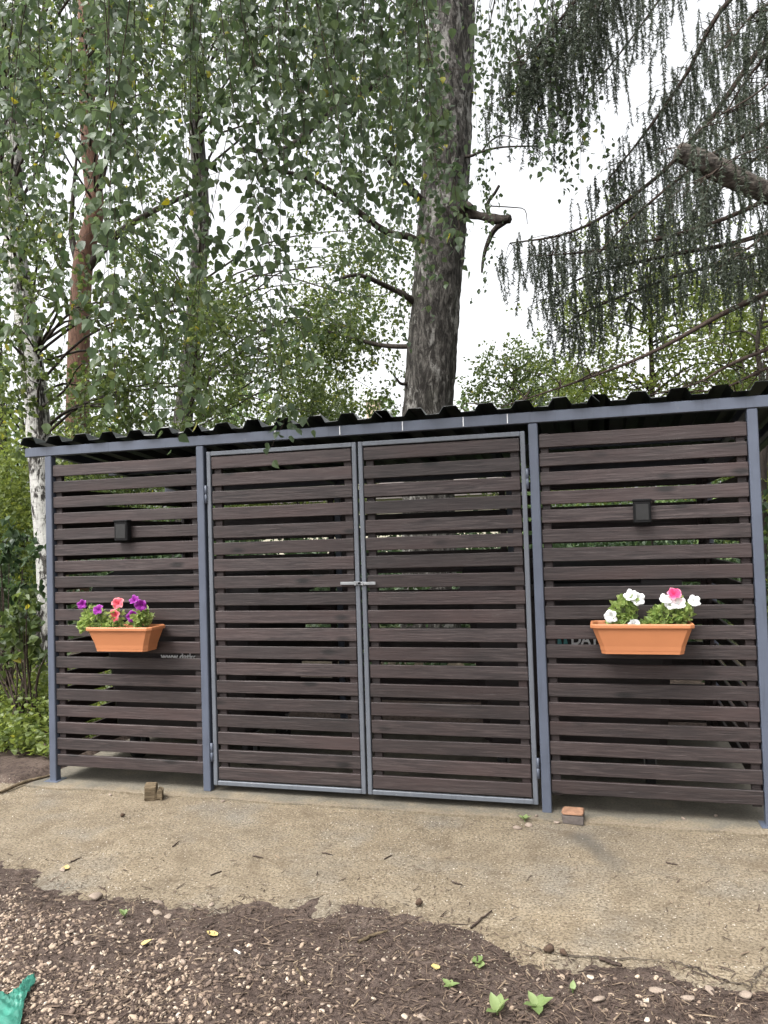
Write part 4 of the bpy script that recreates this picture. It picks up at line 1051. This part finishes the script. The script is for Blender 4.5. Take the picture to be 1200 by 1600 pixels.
# ground cover at the left
P, D = [], []
for _ in range(1300):
    x, y = RNG.uniform(-5.6, -3.66), RNG.uniform(.15, 2.4)
    if y < .28+.25*fbm(np.array(x*3), np.array(.3), 3): continue
    h = RNG.uniform(.08, .34)*min(1, (y-.1)*2.2); k = RNG.integers(8, 16); b = np.array([x, y, float(ground_z(x, y))])
    u = np.linspace(.15, 1, k)[:, None]; v = np.array([RNG.normal(0, .3), RNG.normal(0, .3), 1.0]); th = np.arange(k)*2.4+RNG.uniform(0, 6)
    d = np.stack([np.cos(th), np.sin(th), np.full(k, .25)], -1); P.append(b+u*v*h+d*.01); D.append(d)
P = np.vstack(P); D = np.vstack(D)
o = leaf_obj('ground_cover', P, D, RNG.uniform(.026, .058, len(P)), 'bright_leaf', None, BIG); tag(o, 'bright green low leafy plants on the soil beside the enclosure', 'ground cover', kind='stuff')

# ================================================================== FAR HOUSE WITH CHIMNEY
HY = 26.0; c = gy(583, 640, HY); hx = c[0]
H = empty('house', (hx, HY+2, 0)); tag(H, 'distant house with pale brick chimney, just above the enclosure roof', 'house')
MB().box((-5, -2.5, -.3), (5, 4, 3.4), 0).build('wall', 'housewall', H)
rz = gy(583, 668, HY)[2]
rf = MB().add([(-5.4, -3, 3.2), (5.4, -3, 3.2), (5.4, .75, rz), (-5.4, .75, rz), (-5.4, 4.5, 3.2), (5.4, 4.5, 3.2), (-5.4, -3, 3.05), (5.4, -3, 3.05), (5.4, 4.5, 3.05), (-5.4, 4.5, 3.05)], [(0, 1, 2, 3), (3, 2, 5, 4), (6, 7, 1, 0), (4, 5, 8, 9), (1, 7, 8, 5, 2), (0, 3, 4, 9, 6), (6, 9, 8, 7)]).build('roof', 'houseroof', H)
zc = gy(583, 628, HY)[2]
ch = MB().box((-.24, -2.2, 3.0), (.24, -1.7, zc), .01).build('chimney', 'chimney', rf)
MB().box((-.33, -2.3, zc+.02), (.33, -1.6, zc+.08), .02).box((-.2, -2.1, zc), (-.15, -2.05, zc+.02), 0).box((.15, -1.85, zc), (.2, -1.8, zc+.02), 0).build('chimney_cap', 'chimcap', rf)

# ================================================================== SMALL THINGS ON THE GROUND
def top_z(x, y): return float(max(ground_z(x, y), AP_Z+.002 if y < -.1 else .0))
def pebble(seed):
    V, Fs = ICO1; rg = np.random.default_rng(seed); d = V.copy()
    for _ in range(9): n = unit(rg.normal(size=3)); h = rg.uniform(.45, .8); k = V@n; d = d-np.maximum(0, d@n-h)[:, None]*n
    return d, Fs
# gravel: uncountable, one object
def scat_px(n, dens, sz0, sz1):
    P, Sz = [], []
    while len(P) < n:
        x, y = RNG.uniform(-60, 1260), RNG.uniform(1330, 1680)
        if RNG.random() > dens(x, y): continue
        p = gz(x, y, 0); z = float(ground_z(p[0], p[1]))
        if z < AP_Z: z = AP_Z
        P.append((p[0], p[1], z)); Sz.append(RNG.uniform(sz0, sz1)*RNG.choice([.6, .8, 1, 1.25], p=[.3, .35, .25, .1]))
    return np.array(P), np.array(Sz)
def dens_g(x, y):
    e = 1370+.09*x+(60 if x > 300 else .2*x)
    if y < e: return 0.0
    a = max(0, 1-max(0, x-60)/520)*min(1, (y-e)/70); n = float(vnoise(np.array(x*.011), np.array(y*.02), 4))
    return min(1, a*(.35+1.1*n)+.045)
V_, F_ = [], []; off = 0
for k in range(4):
    P, Sz = scat_px(1050, dens_g, .006, .0145); v, f = pebble(k); V, Fs = scatter_np(v, f, P+[0, 0, .001], Sz, flat=.6); V_.append(V); F_.append(Fs+off); off += len(V)
o = obj('gravel', me_np('gravel', np.vstack(V_), np.vstack(F_), True), 'gravel'); tag(o, 'beige rounded gravel pressed into the dark soil', 'gravel', kind='stuff')
# grit on the apron
P = np.stack([RNG.uniform(-4.4, 1.4, 30000), RNG.uniform(-1.75, -.02, 30000), np.zeros(30000)], -1)
P[:, 2] = np.maximum(ground_z(P[:, 0], P[:, 1]), AP_Z+.001); dn = fbm(P[:, 0]*2.2, P[:, 1]*2.2, 4, 12); P = P[RNG.random(30000) < np.clip((dn-.28)*2.6, .08, 1)]
OCT = (np.array([[1, 0, 0], [0, 1, 0], [-1, 0, 0], [0, -1, 0], [0, 0, 1.0]]), np.array([[0, 1, 4], [1, 2, 4], [2, 3, 4], [3, 0, 4]]))
V, Fs = scatter_np(*OCT, P, RNG.uniform(.0014, .0048, len(P)), flat=.7)
o = obj('grit', me_np('grit', V, Fs, True), 'grit'); tag(o, 'fine pale grit scattered over the concrete apron', 'grit', kind='stuff')
# bark mulch and needles on the soil
def dens_l(x, y):
    p = gz(x, y); d = float(edge_y(np.array(p[0])))-p[1]
    return .9 if d > .02 else (.35 if d > -.10 else (.07 if d > -.35 else .035))
P, Sz = scat_px(14000, dens_l, .005, .020)
chip = np.array([[-1, -.16, 0], [1, -.10, .03], [.9, .13, .05], [-.9, .16, .02], [0, 0, .16]]); cf = np.array([[0, 1, 4], [1, 2, 4], [2, 3, 4], [3, 0, 4]])
V, Fs = scatter_np(chip, cf, P+RNG.uniform(.001, .008, (len(P), 1))*[0, 0, 1], Sz*1.1, flat=.9, tilt=.25)
o = obj('mulch', me_np('mulch', V, Fs), 'litter'); tag(o, 'dark bark crumbs and needles littering the soil', 'mulch', kind='stuff')

# single stones
peb = []
for k in range(5):
    v, f = pebble(20+k); me = me_np('stone', v, f, True); me.materials.append(M['stone']); peb.append(me)
def stone(px, py, wpx, label, group='loose stones on the soil'):
    p = gz(px, py); s = wpx/2*np.linalg.norm(p-CAM)/FPX; o = obj('stone', peb[RNG.integers(5)]); z = top_z(p[0], p[1])
    o.location = (p[0], p[1], z+s*.12); o.scale = (s, s*RNG.uniform(.55, .95), s*RNG.uniform(.35, .6)); o.rotation_euler = (RNG.normal(0, .15), RNG.normal(0, .15), RNG.uniform(0, 6)); tag(o, label, 'stone', group); return o
for (x, y, w_) in ((247, 1409, 17), (246, 1428, 16), (262, 1432, 13), (233, 1442, 14), (219, 1447, 13), (305, 1411, 10), (330, 1410, 11), (188, 1446, 13)):
    stone(x, y, w_, 'pale rounded stone in the cluster beside the small seedling', 'stones clustered by the seedling')
stone(660, 1590, 22, 'whitish lumpy stone lying alone on the dark soil', None); stone(150, 1402, 22, 'dark brown stone at the edge of sandy concrete', None).data = peb[0]
for (x, y, w_) in ((935, 1565, 24), (1025, 1545, 22), (1075, 1560, 20), (1110, 1547, 24), (1165, 1555, 26), (1000, 1570, 16), (945, 1530, 14)):
    stone(x, y, w_, 'flat pale stone embedded along the cracked edge of concrete', 'stones along the cracked edge')
for (x, y, w_) in ((400, 1457, 10), (627, 1530, 11), (575, 1535, 12), (545, 1552, 12), (505, 1570, 10), (705, 1558, 10), (60, 1450, 12), (110, 1460, 12), (120, 1475, 14), (285, 1505, 14), (600, 1502, 9), (430, 1505, 9), (380, 1545, 10), (480, 1500, 9), (760, 1535, 10), (840, 1530, 9)):
    stone(x, y, w_, 'small pale pebble lying loose on the dark mulchy soil', 'pebbles loose on the soil')
# blocks that stop the gate
p = gz(240, 1249, AP_Z); r = empty('wood_block', (p[0], p[1], AP_Z)); r.rotation_euler.z = .35; tag(r, 'rough weathered wooden block on concrete before the left slatted panel', 'block')
def rough_block(a, b, amp, seed):
    mb = MB().box(a, b, .006); rg = np.random.default_rng(seed); mb.v = [tuple(c+rg.normal(0, amp) if not (k == 2 and abs(c-a[2]) < .001) else c for k, c in enumerate(q)) for q in mb.v]; return mb
rough_block((-.048, -.035, 0), (.022, .035, .088), .004, 1).build('block', 'offcut', r); rough_block((.025, -.032, 0), (.058, .030, .062), .004, 2).build('chip', 'offcut', r)
p = gz(896, 1284, AP_Z); r = empty('brick_piece', (p[0], p[1], AP_Z)); r.rotation_euler.z = -.05; tag(r, 'broken brick with orange top face beside the gate post', 'brick')
rough_block((-.055, -.045, 0), (.055, .045, .045), .0025, 3).build('body', 'brick_dark', r); rough_block((-.053, -.043, .0455), (.054, .044, .062), .0025, 4).build('top_face', 'brick', r)
# stones by the post foot
for (x, y, w_) in ((808, 1291, 14), (826, 1287, 12), (870, 1283, 11), (838, 1276, 10)): stone(x, y, w_, 'small stone lying by the weed at the gate post foot', 'stones at the gate post foot')
for (x, y, w_) in ((172, 1240, 10), (1118, 1275, 9), (1068, 1280, 9), (348, 1250, 9), (500, 1448, 9), (98, 1357, 12)): stone(x, y, w_, 'small chip of stone alone on the sandy concrete', 'stone chips on the concrete')
# cones
def cone(px, py, s, label):
    p = gz(px, py); prof = [(.15, -1.0), (.55, -.8), (.78, -.45), (.70, -.1), (.60, .3), (.42, .7), (.1, 1.0)]; mb = MB()
    r = obj('pine_cone', mb.lathe(prof, 14, 'X').mesh('pine_cone', True), 'cone'); V = np.array([v.co[:] for v in r.data.vertices])
    V *= 1+.14*np.sign(np.sin(np.arange(len(V))*2.4))[:, None]; r.data.vertices.foreach_set('co', V.astype(np.float32).ravel()); r.scale = (s,)*3
    r.location = (p[0], p[1], top_z(p[0], p[1])+s*.72); r.rotation_euler.z = RNG.uniform(0, 6); tag(r, label, 'cone')
cone(654, 1411, .017, 'small dark pine cone alone on the sandy concrete'); cone(857, 1484, .019, 'dark pine cone at the rim of the soil beside a second smaller one'); cone(881, 1488, .014, 'small brown cone beside a larger cone at the soil rim'); cone(192, 1273, .013, 'little dark cone on concrete below the wooden block')
# sticks
def stick(pts, r, label, group=None, mt='twig'):
    P = []
    for x, y in pts: q = gz(x, y); P.append((q[0], q[1], top_z(q[0], q[1])+r*.9))
    P = smooth_path(P, 10); P[:, :2] += RNG.normal(0, .002, (10, 2)); c = P.mean(0); c[2] = P[:, 2].min()-r
    t_ = Tubes(); t_.add(P-c, [r, r*1.1, r*.7], 6, .25, 3); o = t_.build('stick', mt); o.location = c; tag(o, label, 'stick', group)
stick([(0, 1238), (40, 1224), (82, 1213)], .010, 'long grey stick lying on concrete from the left end post', None, 'offcut')
stick([(735, 1448), (752, 1434), (768, 1420)], .004, 'thin bent twig on sandy concrete near the lone cone')
stick([(560, 1475), (580, 1466), (606, 1456)], .006, 'pale broken stick on soil near the concrete edge', None, 'offcut')
stick([(935, 1495), (950, 1500), (972, 1508)], .007, 'short dark twig on the cracked concrete rim')
stick([(460, 1510), (470, 1525), (478, 1540)], .004, 'pale thin straw stick lying on dark soil', None, 'offcut')
for pts in ([(110, 1345), (128, 1337)], [(395, 1335), (412, 1338)], [(330, 1365), (346, 1358)], [(505, 1330), (520, 1334)], [(1040, 1345), (1058, 1349)], [(600, 1340), (612, 1334)], [(270, 1320), (280, 1312)], [(705, 1375), (722, 1380)]):
    stick(pts, .003, 'tiny dark twig fragment on the sandy concrete', 'twig fragments on the concrete')
# cigarette end
p = gz(371, 1490); o = MB().lathe([(.004, -.018), (.004, .018)], 10, 'X').build('cigarette_end', 'butt'); o.location = (p[0], p[1], top_z(p[0], p[1])+.005); o.rotation_euler.z = -.5; tag(o, 'white cigarette end lying on the dark soil', 'cigarette')
# fallen leaves
def leaf_grid(bend=.35, wd=.30):
    V = []; Fs = []; n, m_ = 9, 5
    for i in range(n):
        u = i/(n-1); hw = wd*math.sin(PI*min(1, u*.93+.05)**.8)*(1 if u < .99 else .2)+.012
        for j in range(m_): q = (j/(m_-1)-.5)*2; V.append((q*hw, u, abs(q)**1.5*.05-bend*u*u*.6+.02*math.sin(u*9+q*2)))
    for i in range(n-1):
        for j in range(m_-1): a = i*m_+j; Fs.append((a, a+1, a+m_+1, a+m_))
    return np.array(V), np.array(Fs)
def fallen(px, py, s, mt, label, group=None):
    p = gz(px, py); me = me_np('fallen_leaf', *leaf_grid(-.2, .34), True); o = obj('fallen_leaf', me, mt); o.scale = (s, s, s); o.location = (p[0], p[1], top_z(p[0], p[1])+.007); o.rotation_euler = (RNG.normal(0, .12), RNG.normal(0, .12), RNG.uniform(0, 6)); tag(o, label, 'leaf', group)
fallen(340, 1466, .05, 'dryleaf', 'curled yellow leaf on soil beyond the stone cluster'); fallen(100, 1358, .05, 'dryleaf', 'pale dry leaf alone on the sandy concrete'); fallen(680, 1512, .045, 'dryleaf', 'orange-yellow dry leaf on soil near seedlings')
fallen(744, 1499, .06, 'weed', 'green fallen leaf on soil below the bent twig'); fallen(750, 1518, .05, 'weed', 'dull green leaf beside the greener fallen leaf'); fallen(220, 1480, .04, 'dryleaf', 'small tan leaf on gravel below the seedling')
# seedlings
def seedling(px, py, n, s, up, label, name='seedling'):
    p = gz(px, py); z = top_z(p[0], p[1]); r = empty(name, (p[0], p[1], z)); tag(r, label, 'weed')
    me = me_np('leaf', *leaf_grid(.4), True); me.materials.append(M['weed'])
    MB().tube([(0, 0, -.006), (0, 0, .012)], .003, 6).build('stem', 'weed', r)
    for k in range(n):
        o = obj('leaf', me, None, r); a = k*2.4+RNG.uniform(-.4, .4); q = s*RNG.uniform(.65, 1.1); o.scale = (q,)*3; o.location = (0, 0, .008); o.rotation_euler = (up*RNG.uniform(.6, 1.3), 0, a)
seedling(195, 1436, 4, .042, .9, 'pale green seedling growing in gravel beside the stone cluster')
seedling(777, 1588, 4, .062, 1.0, 'upright light green seedling on the soil, beside a wider one')
seedling(838, 1578, 6, .060, .6, 'broad-leaved rosette weed on the soil, wider than its neighbour')
seedling(895, 1552, 2, .038, 1.0, 'tiny two-leaved seedling at the rim of the cracked concrete')
seedling(703, 1545, 4, .035, .5, 'small dull green weed near an orange-yellow dry leaf')
seedling(820, 1280, 6, .040, .8, 'small weed growing from the joint at the gate post foot')
# teal plastic film
poly = [(-16, 1560), (8, 1566), (22, 1560), (33, 1552), (38, 1540), (50, 1533), (56, 1540), (50, 1552), (42, 1562), (38, 1578), (34, 1600), (28, 1640), (-30, 1650)]
V = []; Fs = []; c = gz(10, 1590); zb = top_z(c[0], c[1])
lf = [(-30, 1568), (0, 1566), (14, 1563), (24, 1558), (33, 1550), (39, 1541), (49, 1534)]; rt = [(-10, 1650), (24, 1640), (33, 1606), (37, 1584), (41, 1566), (48, 1554), (57, 1541)]
A_ = smooth_path([gz(*q) for q in lf], 30); B_ = smooth_path([gz(*q) for q in rt], 30); nw = 14
for i in range(30):
    for j in range(nw):
        q = A_[i]+(B_[i]-A_[i])*j/(nw-1); wv = abs(math.sin(j*1.3+i*.35))*.016+abs(math.sin(j*.7-i*.8))*.008+fbm(np.array(i*.5), np.array(j*.6), 3)*.022*math.sin(PI*(j+.3)/(nw-.4))
        V.append((q[0]-c[0], q[1]-c[1], top_z(q[0], q[1])-zb+.006+float(wv)))
for i in range(29):
    for j in range(nw-1): a = i*nw+j; Fs.append((a, a+1, a+nw+1, a+nw))
o = obj('plastic_film', me_np('plastic_film', np.array(V), np.array(Fs), True), 'film'); o.location = (c[0], c[1], zb); sm = o.modifiers.new('thick', 'SOLIDIFY'); sm.thickness = .002
tag(o, 'crumpled torn teal plastic film lying on the gravel', 'plastic')
